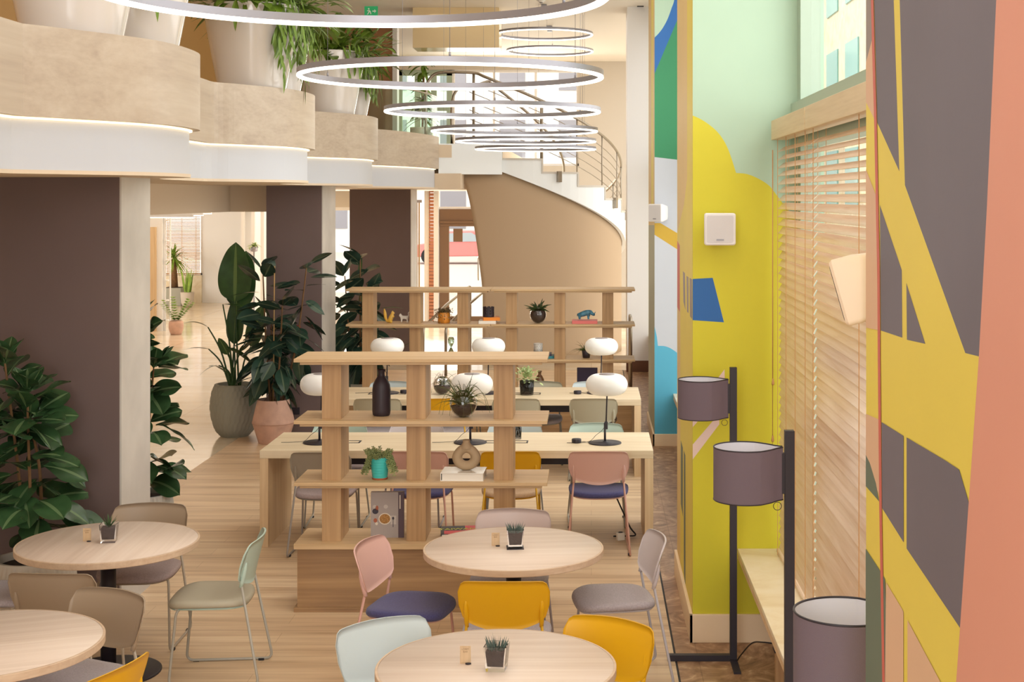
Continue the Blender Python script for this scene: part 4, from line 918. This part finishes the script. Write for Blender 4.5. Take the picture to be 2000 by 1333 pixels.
strel((-4.0, 15.95, 0), 'bird of paradise with one big upright leaf in a textured grey-green pot', M['graypot'], [(.15, 0), (.22, .10), (.265, .30), (.25, .48), (.215, .575), (.21, .585)],
      [(.0, .0, 1.50, .02, 0, 1, .66, .38, -.02), (.02, .06, 1.42, .12, .1, 1, .66, .34, 0), (.18, .0, 1.0, .25, 0, 1, .5, .2, .05), (-.12, -.05, 1.48, .9, -.1, .0, .38, .17, .2), (-.02, .05, 1.02, .06, 0, 1, .58, .2, 0), (-.30, 0, 1.22, -.65, -.1, .42, .36, .09, .45), (-.28, -.05, .98, -.9, 0, .15, .30, .08, .2), (-.05, -.1, .92, -.3, -.3, .8, .25, .1, .1), (-.16, -.08, .80, -.9, -.2, -.05, .22, .09, .5), (-.10, -.1, .74, -.4, -.4, .5, .25, .1, .4), (.08, -.05, .95, .5, -.3, .6, .3, .12, .3), (-.06, -.1, 1.0, .9, -.3, -.2, .32, .13, .3)], ('zig', 30, .009, 4))
strel((-3.35, 20.6, 0), 'bird of paradise in a yellowish pot behind the left unit of the back bookcase', mat('ochre_pot', (206, 190, 140), .7), [(.13, 0), (.17, .2), (.18, .40), (.175, .44)],
      [(.12, -.05, 1.28, .7, 0, .35, .55, .10, .3), (.25, 0, 1.05, .85, 0, .2, .40, .12, .2), (-.02, 0, 1.45, .1, 0, 1, .42, .06, .05), (-.2, 0, 1.0, -.6, 0, .6, .45, .16, .4), (.02, -.05, 1.1, .3, -.2, .8, .4, .14, .3), (.1, 0, .85, .7, 0, .3, .4, .12, .4)])
# ---- balcony planters
potprof = [(.25, 0), (.27, .03), (.335, .35), (.39, .65), (.41, .80), (.408, .84)]
gloss = mat('gloss_white', (222, 214, 207), .12, coat=.6)
def planter(x, y, label, hang, seed, green='hang', top=True):
    t = thing('balcony_planter', label, 'planter', (x, y, 3.5), 0, 'tall white planters on the balcony'); r = random.Random(seed); pot(t, potprof, gloss, 0); z = .80; mb = MB()
    for i in range(240):                       # bushy crown
        az = r.uniform(0, 2*PI); q = rdir(az, 0)*r.uniform(0, .34); d_ = rdir(az+r.uniform(-.5, .5), math.radians(r.uniform(-5, 75)))
        st_ = Vector((q.x, q.y, z))+d_*r.uniform(0, .45); leaf(mb, st_, d_, (0, 0, 1), r.uniform(.16, .34), r.uniform(.06, .13), 'ell', r.uniform(.2, .7), .15, 0, 5)
    for a0, a1, n, dz in hang:                               # strands over the rim
        for i in range(n):
            az = math.radians(r.uniform(a0, a1)); rr = r.uniform(.40, .50); zz = z+r.uniform(.0, .12); Ls = r.uniform(.2, dz); p = Vector((rr*math.cos(az), rr*math.sin(az), zz))
            for j in range(int(Ls/.07)):
                q = p-Vector((0, 0, .075*j))+Vector((r.uniform(-.02, .02), r.uniform(-.02, .02), 0))
                leaf(mb, q, (r.uniform(-.4, .4), r.uniform(-.4, .4), -1), rdir(az, 0), r.uniform(.12, .22), r.uniform(.022, .042), 'ell', 0, .2, 0, 5)
    o = mb.obj('foliage', LM[green], t); return t
PLN = 'tall white planters on the balcony'
planter(-3.12, 8.55, 'glossy white planter nearest on the balcony, cropped by the top left of the photo', [(-60, 20, 6, .35)], 1)
planter(-3.05, 9.44, 'glossy white planter second on the balcony, behind the nearest one', [(-80, -20, 7, .45)], 2)
planter(-2.97, 12.45, 'big glossy white planter above the second bulge of the wooden balcony', [(-50, 50, 26, .75), (-110, -60, 5, .12)], 3)
planter(-3.03, 13.32, 'glossy white planter behind the big one above the second bulge', [(-70, 30, 22, .5)], 4)
planter(-3.03, 16.4, 'glossy white planter above the third bulge of the wooden balcony', [(-60, 60, 18, .4)], 5)
planter(-3.03, 17.28, 'farthest glossy white planter on the balcony, beside the glass balustrade', [(-60, 40, 18, .5)], 6)
t = thing('potted_palm', 'leafy plant on the stair landing seen through the glass balustrade', 'plant', (-2.85, 24.0, 3.5)); pot(t, [(.15, 0), (.2, .2), (.21, .35)], M['ceramic'], 0); mb = MB(); r = random.Random(4)
MB().tube([(0, 0, .3), (.02, 0, 1.3)], .02).obj('stem', bark, t)
for i in range(70):
    f = r.random(); az = r.uniform(0, 6.28); d_ = rdir(az, math.radians(r.uniform(-30, 50))); leaf(mb, (0, 0, .45+1.05*f), d_, (0, 0, 1), r.uniform(.2, .36), r.uniform(.05, .1), 'ell', .5, .2, .0, 6)
mb.obj('foliage', LM['hang'], t)
# ---- plants at the far end of the passage
t = thing('yucca', 'bright green yucca on a thick trunk by the distant window', 'plant', (XX(341, 35.2), 35.2, 0)); r = random.Random(5)
MB().box(-.22, .22, -.22, .22, 0, .44).obj('pot', M['graypot'], t, bevel=.01); MB().box(-.2, .2, -.2, .2, .44, .446).obj('soil', M['leafsoil'], t); MB().tube([(0, 0, .44), (-.02, 0, 1.15)], [.09, .06]).obj('trunk', bark, t); mb = MB()
for i in range(60): leaf(mb, (-.02, 0, 1.12+r.uniform(0, .12)), rdir(r.uniform(0, 6.28), math.radians(r.uniform(-35, 80))), (0, 0, 1), r.uniform(.4, .62), .05, 'strap', .35, .2, 0, 6)
mb.obj('foliage', LM['lime'], t)
t = thing('snake_plant', 'upright snake plant in a square grey pot by the distant window', 'plant', (XX(366, 34.6), 34.6, 0)); r = random.Random(6)
MB().lathe([(.10, 0), (.15, .1), (.165, .36)], 28).obj('pot', M['stonepot'], t); mb = MB()
for i in range(16): leaf(mb, (r.uniform(-.09, .09), r.uniform(-.09, .09), .35), (r.uniform(-.2, .25), r.uniform(-.2, .2), 1), (0, -1, 0), r.uniform(.4, .68), .06, 'strap', 0, .2, .02, 6)
mb.obj('foliage', LM['lime'], t)
t = thing('zz_plant', 'feathery green plant in a round terracotta pot in the passage', 'plant', (XX(344, 27.7), 27.7, 0)); r = random.Random(7)
pot(t, [(.10, 0), (.14, .12), (.135, .24), (.11, .27)], M['terracotta'], 0); mb = MB()
for i in range(11):
    az = r.uniform(0, 6.28); el = math.radians(r.uniform(45, 85)); d_ = rdir(az, el)
    for j in range(9):
        p = Vector((0, 0, .24))+d_*(.06+.052*j)
        for s in (-1, 1): leaf(mb, p, (d_*.5+d_.cross(Vector((0, 0, 1))).normalized()*s), (0, 0, 1), .11, .05, 'ell', .2, .1, 0, 4)
mb.obj('foliage', LM['lime'], t)
t = thing('hanging_plant', 'small pale plant on a high stand in front of the bright far window', 'plant', (-6.95, 29.3, 0)); MB().lathe([(.12, 0), (.12, .02), (.015, .03), (.015, 1.55), (.07, 1.56), (.08, 1.66)], 20).obj('stand', M['alu'], t); mb = MB()
for i in range(40): leaf(mb, (0, 0, 1.66), rdir(r.uniform(0, 6.28), math.radians(r.uniform(0, 80))), (0, 0, 1), r.uniform(.1, .22), .06, 'ell', .5, .2, 0, 5)
mb.obj('foliage', LM['pale'], t)
# ================================================================ small things on the round tables
def glasspot(loc, rz, label, kind, coaster=False):
    t = thing('glass_planter', label, 'planter', loc, rz, 'little glass planters on the round tables'); s0, s1, h = .038, .047, .102; b = .004 if coaster else 0
    if coaster: MB().box(-.047, .047, -.047, .047, 0, .004).obj('coaster', M['black'], t)
    mb = MB(); e = .0045
    def sq(s, z): return [(-s, -s, z), (s, -s, z), (s, s, z), (-s, s, z)]
    vs = sq(s0, b)+sq(s1, h+b)+sq(s1-e, h+b)+sq(s0-e, b+.020)
    fs = [(3, 2, 1, 0), (12, 13, 14, 15)]
    for k in range(3):
        for i in range(4): fs.append((4*k+i, 4*k+(i+1) % 4, 4*k+4+(i+1) % 4, 4*k+4+i))
    mb.add(vs, fs).obj('glass', M['glass'], t)
    mb = MB(); a, z1 = s0-e-.001, .082+b; q = s1-e-.0035
    mb.add(sq(a, b+.0215)+sq(q, z1), [(3, 2, 1, 0), (4, 5, 6, 7), (0, 1, 5, 4), (1, 2, 6, 5), (2, 3, 7, 6), (3, 0, 4, 7)]).obj('soil', M['leafsoil'], t)
    mb = MB(); r = random.Random(hash(kind) % 7+int(loc[1]*10))
    if kind == 'agave':
        for i in range(16): leaf(mb, (0, 0, z1-.004), rdir(i*2.4, math.radians(25+3.6*i)), (0, 0, 1), r.uniform(.06, .085), .017, 'tap', -.05, .35, 0, 5)
    else:
        for i in range(70):
            az = r.uniform(0, 6.28); rr = .034*math.sqrt(r.random()); leaf(mb, (rr*math.cos(az), rr*math.sin(az), z1-.004), (math.cos(az)*rr*14, math.sin(az)*rr*14, 1), (math.sin(az), -math.cos(az), .1), r.uniform(.035, .062), .0085, 'tap', -.05, .5, 0, 4)
    mb.obj('foliage', LM['agave' if kind == 'agave' else 'blue'], t)
glasspot((XX(970, 5.84), 5.84, .7403), -.12, 'glass cube with a blue-grey succulent on the front round table', 'blue')
glasspot((XX(1006, 7.86), 7.86, .7403), .10, 'glass cube with a blue-grey succulent on a dark coaster on the middle round table', 'blue', True)
glasspot((XX(213, 8.0), 8.0, .7403), .16, 'glass cube with a spiky green plant on the left round table', 'agave')
cardm = wood('card_wood', (206, 170, 128), (216, 182, 140), (224, 192, 152), 'z', 2, .6); ink = mat('card_ink', (150, 116, 84), .7)
def textmesh(body, size, m, parent, loc, rot=(PI/2, 0, 0), name='lettering', ext=.0003):
    c = bpy.data.curves.new(name, 'FONT'); c.body = body; c.size = size; c.align_x = 'CENTER'; c.extrude = ext
    o = bpy.data.objects.new(name, c); COL.objects.link(o)
    dg = bpy.context.evaluated_depsgraph_get(); me = bpy.data.meshes.new_from_object(o.evaluated_get(dg)); bpy.data.objects.remove(o)
    me.materials.clear(); me.materials.append(m); q = bpy.data.objects.new(name, me); COL.objects.link(q); q.parent = parent; q.location = loc; q.rotation_euler = rot; return q
def card(px, py, rz, label):
    d = 1.94*F/(py-CY); t = thing('table_card', label, 'card', (XX(px, d), d, .7403), rz, 'wooden table cards')
    MB().box(-.0225, .0225, -.0015, .0015, .0, .073).obj('board', cardm, t); MB().lathe([(.0, 0), (.012, 0), (.012, .004), (0, .005)], 20, (.012, -.006, 0), cap=False).obj('holder', M['black'], t)
    mb = MB()
    for a in ((-.0195, .0195, .0695, .070), (-.0195, .0195, .003, .0035), (-.0195, -.019, .003, .07), (.019, .0195, .003, .07)): mb.box(a[0], a[1], -.0018, -.0015, a[2], a[3])
    mb.obj('border', ink, t); textmesh('LOBBY', .0105, ink, t, (0, -.0017, .057)); textmesh('BAR', .0105, ink, t, (0, -.0017, .046))
card(909, 1297, .02, 'small wooden card reading LOBBY BAR on the front round table'); card(968, 1067, .02, 'small wooden card reading LOBBY BAR on the middle round table'); card(170, 1058, .05, 'small wooden card reading LOBBY BAR on the left round table')
# ================================================================ things on the front bookcase
t = thing('vase', 'tall charcoal bottle vase on the middle shelf of the front bookcase', 'vase', (XX(745, 9.40), 9.40, 1.235))
MB().lathe([(.0, 0), (.050, 0), (.057, .008), (.060, .03), (.060, .17), (.056, .205), (.040, .238), (.026, .258), (.021, .272), (.0215, .285), (.027, .300), (.0275, .305), (.020, .302), (.018, .27)], 48, cap=False).obj('vase_body', M['darkvase'], t)
def bowlplant(loc, label, R, leaves, lm, soilf=.45, seed=1, group=None, drop=0, Lr=(.16, .30), Wl=.006, fold=.3, el=(35, 85), curl=(.3, 1.0), prof='strap'):
    t = thing('bowl_plant', label, 'plant', loc, 0, group); r = random.Random(seed); pr = []; pi = []
    for k in range(15):
        a = -PI/2+PI*.80*k/14+.18; pr.append((R*math.cos(a), R+R*math.sin(a)-R*(1-math.sin(PI/2-.18)))); pi.append(((R-.003)*math.cos(a), R+(R-.003)*math.sin(a)-R*(1-math.sin(PI/2-.18))))
    pr[0] = (pr[0][0], 0); MB().lathe([(0, 0)]+pr+pi[::-1]+[(0, pi[0][1]+.004)], 40, cap=False).obj('bowl', M['glass'], t)
    lim = 2*R*soilf; ps = [((R-.0055)*math.cos(a), R-R*(1-math.sin(PI/2-.18))+(R-.0055)*math.sin(a)) for a in [-PI/2+.2+.1*k for k in range(32)]]; ps = [p for p in ps if p[1] < lim]
    MB().lathe([(0, ps[0][1])]+ps+[(ps[-1][0]*.6, ps[-1][1]+.006), (0, ps[-1][1]+.008)], 36, cap=False).obj('soil', M['leafsoil'], t)
    mb = MB()
    for i in range(leaves):
        az = r.uniform(0, 6.28); e = math.radians(r.uniform(*el)); L = r.uniform(*Lr); c0 = r.uniform(*curl)
        leaf(mb, (r.uniform(-.2, .2)*R, r.uniform(-.2, .2)*R, lim), rdir(az, e), (math.sin(az), -math.cos(az), .2), L, Wl*r.uniform(.8, 1.3), prof, c0, fold, 0, 9)
    for i in range(drop):
        az = r.uniform(0, 6.28); e = rdir(az, 0); pts = smooth_path([Vector((0, 0, lim)), e*R*.6+Vector((0, 0, 2.3*R)), e*R*1.6+Vector((0, 0, 1.6*R)), e*R*2.0+Vector((0, 0, .35*R))], 5); mb.tube(pts, .0012, 4)
    mb.obj('foliage', LM[lm], t); return t
bowlplant((XX(905, 9.34), 9.34, 1.235), 'round glass bowl with a grassy spider plant on the middle shelf of the front bookcase', .09, 90, 'grass', .42, 3, None, 9, (.20, .36), .008)
t = thing('succulent_pot', 'turquoise pot with trailing grey-green succulent on the lower shelf', 'plant', (XX(742, 9.30), 9.30, .836)); r = random.Random(12)
MB().lathe([(0, .008), (.046, .008)]+[(.049+.0165*k/22+.0012*math.cos(k*2.1), .012+.130*k/22) for k in range(23)]+[(.066, .146), (.060, .146), (.058, .12)], 44, cap=False).obj('pot', M['teal'], t); MB().lathe([(0, 0), (.050, 0), (.052, .010), (.048, .012)], 40, cap=False).obj('saucer', mat('clay', (170, 96, 60), .8), t)
MB().lathe([(0, .132), (.060, .130)], 32, cap=False).obj('soil', M['leafsoil'], t); mb = MB()
for i in range(110):
    az = r.uniform(0, 6.28); rr = r.uniform(.01, .075); n = r.randint(4, 7)
    front = math.sin(az) < -.75
    if i > 44 and not front:
        p = Vector((math.cos(az)*.07, math.sin(az)*.07, .15)); dv = Vector((math.cos(az)*.35, math.sin(az)*.35, -.9)); n = r.randint(6, 12) if abs(math.cos(az)) > .5 else 5
    else: p = Vector((math.cos(az)*rr, math.sin(az)*rr, .14)); dv = Vector((math.cos(az)*.5, math.sin(az)*.5, .7))
    for j in range(n):
        q = p+dv*(.012*j)
        for k in range(4):
            e = rdir(k*1.57+j*.7+r.uniform(-.3, .3), r.uniform(-.1, .7)); c = q+Vector((r.uniform(-.004, .004), r.uniform(-.004, .004), 0))+e*.007; u = e.cross(Vector((0, 0, 1))).normalized(); w_ = u.cross(e)
            mb.add([c-e*.007, c+e*.008, c+u*.0045, c-u*.0045, c+w_*.004, c-w_*.004], [(1, 2, 4), (1, 4, 3), (1, 3, 5), (1, 5, 2), (0, 4, 2), (0, 3, 4), (0, 5, 3), (0, 2, 5)], 0, True)
mb.obj('foliage', LM['sedum'], t)
t = thing('book', 'thick white book lying under the ring-shaped vase on the lower shelf', 'book', (XX(906, 9.33), 9.33, .836), -.03)
MB().box(-.13, .137, -.105, .105, .004, .048).obj('pages', M['paper'], t); MB().box(-.14, .14, -.11, .11, 0, .004).box(-.14, .14, -.11, .11, .048, .052).box(-.14, -.136, -.11, .11, .004, .048).obj('cover', M['ceramic'], t)
t = thing('ring_vase', 'sand-coloured ring vase with a hole, standing on the white book', 'vase', (XX(911, 9.33), 9.33, .888))
mb = MB(); NU, NV = 48, 20; vs = []
for i in range(NU):
    a = 2*PI*i/NU; ro = .094 if math.sin(a) < 0 else .094+.006*math.sin(a); rc = .061; rv = .033
    for j in range(NV):
        b = 2*PI*j/NV; rr = rc+rv*math.cos(b); z = max(.086+rr*math.sin(a)*.93, 0); nar = 1-.16*max(0, math.sin(a)); vs.append((rr*math.cos(a)*nar, .040*math.sin(b)*(1-.25*max(0, math.sin(a))), z))
mb.add(vs, [(i*NV+j, ((i+1) % NU)*NV+j, ((i+1) % NU)*NV+(j+1) % NV, i*NV+(j+1) % NV) for i in range(NU) for j in range(NV)], 0, True)
o = mb.obj('vase_body', M['stonevase'], t, fix=True); MB().lathe([(.044, .145), (.032, .166), (.024, .180), (.023, .190), (.026, .199), (.019, .198), (.016, .17)], 28, cap=False).obj('neck', M['stonevase'], t)
t = thing('cookbook', 'grey cookbook with a bowl of muesli on its cover, standing on the plinth', 'book', (XX(757, 9.36), 9.36, .44), .05); w, h, th = .108, .30, .038
MB().box(-w+.003, w-.003, -th/2+.003, th/2-.003, .004, h-.004).obj('pages', M['paper'], t)
cov = MB(); cov.box(-w, w, -th/2, -th/2+.003, 0, h).box(-w, w, th/2-.003, th/2, 0, h).box(w-.003, w, -th/2+.003, th/2-.003, 0, h); cov.obj('cover', mat('cover_grey', (170, 158, 152), .5), t)
mb = MB(); yq = -th/2-.0005; K = [mat('c_plum', (92, 72, 80), .5), mat('c_bowl', (226, 214, 196), .5), mat('c_muesli', (170, 124, 70), .7, vary=.5, vscale=220), mat('c_dark', (52, 46, 60), .5), mat('c_rust', (176, 96, 66), .6), mat('c_light', (196, 186, 178), .5)]
def disc(x, z, rx, rz_, m, y=yq, n=28): mb.poly([(x+rx*math.cos(2*PI*k/n), y, z+rz_*math.sin(2*PI*k/n)) for k in range(n)], m)
mb.poly([(w*.66, yq, 0), (w, yq, 0), (w, yq, h), (w*.66, yq, h)], 0); disc(-.016, .125, .041, .038, 1); disc(-.016, .125, .035, .032, 2, yq-.0004); disc(-.078, .175, .020, .018, 3); disc(-.068, .196, .010, .016, 4); disc(-.083, .205, .012, .012, 5); disc(-.078, .115, .012, .014, 4); disc(-.070, .094, .009, .010, 1)
mb.poly([(.022, yq, .088), (.058, yq, .088), (.058, yq, .145), (.022, yq, .145)], 5); disc(.038, .128, .007, .010, 3, yq-.0004); mb.poly([(.036, yq-.0004, .07), (.040, yq-.0004, .07), (.040, yq-.0004, .12), (.036, yq-.0004, .12)], 3); disc(-.010, .205, .014, .013, 5)
mb.poly([(w*.74, yq-.0004, .19), (w*.80, yq-.0004, .19), (w*.80, yq-.0004, .28), (w*.74, yq-.0004, .28)], 1)
mb.obj('cover_print', K, t)
t = thing('book', 'black and red book with yellow lettering lying on the plinth behind the middle round table', 'book', (XX(897, 9.33), 9.33, .44), .12)
MB().box(-.115, .112, -.105, .105, .004, .052).obj('pages', M['paper'], t); MB().box(-.12, .12, -.11, .11, 0, .004).box(-.12, .04, -.11, .11, .052, .056).box(-.12, -.116, -.11, .11, .004, .052).obj('cover', M['black'], t); MB().box(.04, .12, -.11, .11, .052, .056).box(-.10, .04, -.11, -.02, .056, .0563).obj('cover_red', mat('book_red', (226, 84, 92), .5), t)
textmesh('TAIWAN', .062, mat('book_lime', (214, 220, 60), .5), t, (-.01, .0, .0565), (0, 0, 0))
# ================================================================ things on the second desk
bowlplant((XX(864, 13.98), 13.98, .74), 'grassy plant in a glass bowl on the second desk, seen left of the middle lamp', .09, 60, 'grass', .5, 8, None, 4, (.14, .26))
t = thing('leafy_plant', 'pale leafy plant in a glass vase on the second desk beside the bookcase post', 'plant', (XX(1029, 13.95), 13.95, .74)); r = random.Random(31)
MB().lathe([(0, 0), (.066, 0), (.072, .14), (.069, .14), (.062, .006), (0, .006)], 36, cap=False).obj('vase', M['glass'], t); MB().lathe([(0, .0075), (.060, .0075), (.066, .11), (0, .115)], 32, cap=False).obj('soil', M['leafsoil'], t); mb = MB()
for i in range(150):
    az = r.uniform(0, 6.28); d_ = rdir(az, math.radians(r.uniform(-10, 85))); leaf(mb, Vector((0, 0, .14))+d_*r.uniform(.03, .13), (d_+Vector((r.uniform(-.5, .5), r.uniform(-.5, .5), r.uniform(-.3, .5)))), (0, 0, 1), r.uniform(.03, .055), r.uniform(.02, .034), 'ell', .2, .1, 0, 4)
mb.obj('foliage', LM['pale'], t)
t = thing('glass_vase', 'little empty glass vase on the first desk behind the right bookcase post', 'vase', (XX(1011, 11.4), 11.4, .74)); MB().lathe([(0, 0), (.03, 0), (.034, .12), (.03, .12), (.027, .006), (0, .006)], 28, cap=False).obj('vase_body', M['glass'], t)
# ================================================================ things on the back bookcase
B2, SB, SL, SBA = 16.3, 1.235, .836, .44
yc = mat('mustard_ceramic', (224, 176, 70), .3)
t = thing('squirrel_figurine', 'mustard yellow ceramic squirrel with a big raised tail on the back bookcase', 'figurine', (XX(761, B2), B2, SB))
skin('figurine_body', [[(.0, 0, .022, .026), (.012, 0, .055, .028), (.026, 0, .088, .020), (.036, 0, .115, .019), (.058, 0, .116, .009)], [(.0, 0, .022, .026), (-.028, 0, .018, .012), (-.048, 0, .06, .018), (-.052, 0, .105, .020), (-.058, 0, .14, .014), (-.064, 0, .165, .005)], [(.036, 0, .115, .019), (.030, -.012, .138, .005)], [(.036, 0, .115, .019), (.030, .012, .138, .005)], [(.0, 0, .022, .026), (.03, -.016, .010, .010)], [(.0, 0, .022, .026), (.03, .016, .010, .010)], [(.026, 0, .088, .020), (.05, -.012, .07, .007)]], yc, t)
t = thing('cat_figurine', 'small white ceramic cat with raised tail on the back bookcase', 'figurine', (XX(790, B2), B2, SB))
skin('figurine_body', [[(.03, 0, .062, .018), (.0, 0, .066, .019), (-.032, 0, .068, .017), (-.046, 0, .088, .017), (-.062, 0, .084, .008)], [(.03, 0, .062, .018), (.048, 0, .085, .006), (.044, 0, .115, .006), (.056, 0, .13, .005)], [(.03, 0, .062, .018), (.034, -.013, .03, .008), (.036, -.013, .006, .008)], [(.03, 0, .062, .018), (.034, .013, .03, .008), (.036, .013, .006, .008)], [(-.032, 0, .068, .017), (-.032, -.012, .03, .008), (-.034, -.012, .006, .008)], [(-.032, 0, .068, .017), (-.032, .012, .03, .008), (-.034, .012, .006, .008)], [(-.046, 0, .088, .017), (-.046, -.010, .108, .004)], [(-.046, 0, .088, .017), (-.046, .010, .108, .004)]], M['ceramic'], t)
t = thing('succulent_pot', 'orange pot with bronze trailing plant on the back bookcase', 'plant', (XX(867, B2), B2, SB)); r = random.Random(41)
MB().lathe([(0, 0), (.062, 0), (.070, .01), (.072, .12), (.066, .125), (.06, .1), (0, .1)], 32, cap=False).obj('pot', mat('orange_glaze', (214, 138, 50), .4, vary=.2, vscale=20), t); mb = MB()
for i in range(230):
    az = r.uniform(0, 6.28); f = r.random(); p = Vector((math.cos(az)*(.04+.075*f), math.sin(az)*(.04+.075*f), .165-.15*f*f*r.random()*1.3)); leaf(mb, p, rdir(az+r.uniform(-1, 1), r.uniform(-.8, .8)), (0, 0, 1), .026, .014, 'ell', .2, .2, 0, 3)
for i in range(110):
    az = r.uniform(0, 6.28); rr = .07*r.random(); leaf(mb, (rr*math.cos(az), rr*math.sin(az), .11), rdir(az, math.radians(r.uniform(30, 90))), (0, 0, 1), r.uniform(.04, .08), .02, 'ell', .3, .2, 0, 3)
mb.obj('foliage', LM['bronze'], t)
def book(px, z, w, d_, h, m, label, rz_=0, y=B2):
    t = thing('book', label, 'book', (XX(px, y), y, z), rz_); a, b = w/2, d_/2
    MB().box(-a+.004, a-.004, -b+.004, b-.004, .003, h-.003).obj('pages', M['paper'], t); MB().box(-a, a, -b, b, 0, .003).box(-a, a, -b, b, h-.003, h).box(-a, -a+.003, -b, b, .003, h-.003).box(-a, a, -b, -b+.002, .003, h-.003).obj('cover', m, t)
book(953, SB, .20, .24, .034, M['ceramic'], 'white book under the orange book on the back bookcase'); book(959, SB+.0345, .19, .2, .036, mat('orange_cover', (238, 140, 40), .5), 'orange book under the dark crown-like ornament', .15)
t = thing('ornament', 'dark crown-like ceramic ornament with holes on the orange book', 'ornament', (XX(954, B2), B2, SB+.071)); mb = MB(); n = 24
for k in range(n):
    a0, a1 = 2*PI*k/n, 2*PI*(k+1)/n; z1 = .10+.016*(k % 3 != 1); zs = [(0, .032), (.056, .066), (.088, z1)] if k % 3 == 1 else [(0, z1)]
    for za, zb in zs: mb.add([(r_*math.cos(a), r_*math.sin(a), z) for z in (za, zb) for r_ in (.054, .066) for a in (a0, a1)], [(0, 1, 5, 4), (3, 2, 6, 7), (4, 5, 7, 6), (2, 3, 1, 0), (0, 4, 6, 2), (1, 3, 7, 5)])
mb.lathe([(0, 0), (.06, 0), (.06, .006), (0, .006)], 24, cap=False); mb.obj('ornament_body', M['darkvase'], t)
bowlplant((XX(1051, B2), B2, SB), 'glass bowl with a dark spiky plant in the middle of the back bookcase', .095, 46, 'dark', .74, 14, None, 0, (.12, .21), .022, .2, (15, 80), (.1, .6))
book(1142, SB, .29, .22, .034, mat('pink_cover', (226, 120, 116), .5), 'pink book under the blue rhinoceros figurine')
t = thing('rhino_figurine', 'blue rhinoceros figurine standing on the pink book', 'figurine', (XX(1143, B2), B2, SB+.0345)); rm = mat('rhino_blue', (74, 128, 150), .4, vary=.5, vscale=24)
o = skin('figurine_body', [[(-.05, 0, .078, .034), (.0, 0, .080, .038), (.038, 0, .092, .034), (.066, 0, .084, .024), (.092, 0, .062, .018), (.112, 0, .050, .012)], [(.092, 0, .062, .018), (.110, 0, .078, .005), (.118, 0, .096, .002)], [(-.05, 0, .078, .034), (-.066, -.02, .04, .015), (-.062, -.02, .008, .013)], [(-.05, 0, .078, .034), (-.066, .02, .04, .015), (-.062, .02, .008, .013)], [(.038, 0, .092, .034), (.036, -.02, .04, .014), (.038, -.02, .008, .013)], [(.038, 0, .092, .034), (.036, .02, .04, .014), (.038, .02, .008, .013)], [(.066, 0, .084, .024), (.062, -.018, .112, .005)], [(.066, 0, .084, .024), (.062, .018, .112, .005)], [(-.05, 0, .078, .034), (-.088, 0, .07, .005), (-.092, 0, .04, .004)]], rm, t)
t = thing('hourglass', 'green glass hourglass on the back bookcase', 'hourglass', (XX(881, B2), B2, SL)); MB().lathe([(0, 0), (.026, 0), (.036, .03), (.033, .07), (.012, .112), (.008, .12), (.012, .128), (.034, .17), (.036, .21), (.026, .238), (0, .24)], 32, cap=False).obj('glass_body', mat('green_glass', (190, 226, 206), .03, trans=1), t); MB().lathe([(0, .006), (.024, .006), (.030, .03), (0, .05)], 24, cap=False).obj('sand', mat('sand_fill', (206, 222, 200), .8), t)
bowlplant((XX(962, B2), B2, SL), 'spidery plant on the back bookcase rising behind the middle lamp', .085, 46, 'grass', .5, 21, None, 3, (.20, .36), .007)
book(1072, SL, .16, .2, .03, mat('teal_cover', (44, 122, 132), .5), 'teal book at the bottom of the pile under the patterned cup', .1); book(1052, SL+.0305, .30, .2, .022, mat('navy_cover', (58, 48, 74), .5), 'dark book under the patterned cup', 0)
t = thing('patterned_cup', 'white cup with black dotted pattern on the dark book', 'cup', (XX(1051, B2), B2, SL+.053)); MB().lathe([(0, 0), (.050, 0), (.052, .115), (.047, .115), (.045, .006), (0, .006)], 36, cap=False).obj('cup_body', M['ceramic'], t); mb = MB()
for i in range(16):
    for j in range(6):
        a = 2*PI*(i+.5*(j % 2))/16; z = .012+.018*j; q = .006; u = Vector((-math.sin(a), math.cos(a), 0)); p = Vector((math.cos(a), math.sin(a), 0))*(.0518+.002*z/.115)+Vector((0, 0, z)); mb.poly([p-u*q, p-Vector((0, 0, q*.9)), p+u*q, p+Vector((0, 0, q*.9))])
mb.obj('dots', M['black'], t)
bowlplant((XX(775, B2), B2, SL), 'wispy grass plant behind the leftmost lamp of the second desk', .07, 36, 'dark', .5, 23, None, 0, (.16, .34), .006)
t = thing('grass_pot', 'dark pot with tufted grass on the back bookcase beside the right lamp', 'plant', (XX(1145, B2), B2, SL)); r = random.Random(9); MB().lathe([(0, 0), (.04, 0), (.052, .09), (.046, .09), (.04, .07), (0, .07)], 28, cap=False).obj('pot', M['darkvase'], t); mb = MB()
for i in range(120):
    az = r.uniform(0, 6.28); leaf(mb, (.02*math.cos(az), .02*math.sin(az), .08), rdir(az, math.radians(r.uniform(20, 88))), (math.sin(az), -math.cos(az), .2), r.uniform(.1, .25), .005, 'strap', r.uniform(.3, 1.1), .3, 0, 6)
mb.obj('foliage', LM['grass'], t)
t = thing('book', 'dark aubergine book standing on the plinth of the back bookcase behind the lamp', 'book', (XX(1147, B2), B2+.02, SBA), -.03); MB().box(-.112, .112, -.012, .012, .004, .276).obj('pages', M['paper'], t); MB().box(-.117, .117, -.016, -.012, 0, .28).box(-.117, .117, .012, .016, 0, .28).box(-.117, -.113, -.012, .012, 0, .28).obj('cover', mat('aubergine_cover', (52, 40, 66), .5), t)
t = thing('vase', 'little brown bottle vase on the plinth of the back bookcase', 'vase', (XX(1054, B2), B2, SBA)); MB().lathe([(0, 0), (.045, 0), (.05, .02), (.05, .15), (.03, .19), (.016, .205), (.02, .23), (.03, .245), (.02, .246), (.012, .21)], 28, cap=False).obj('vase_body', mat('brown_glaze', (116, 80, 50), .3), t)
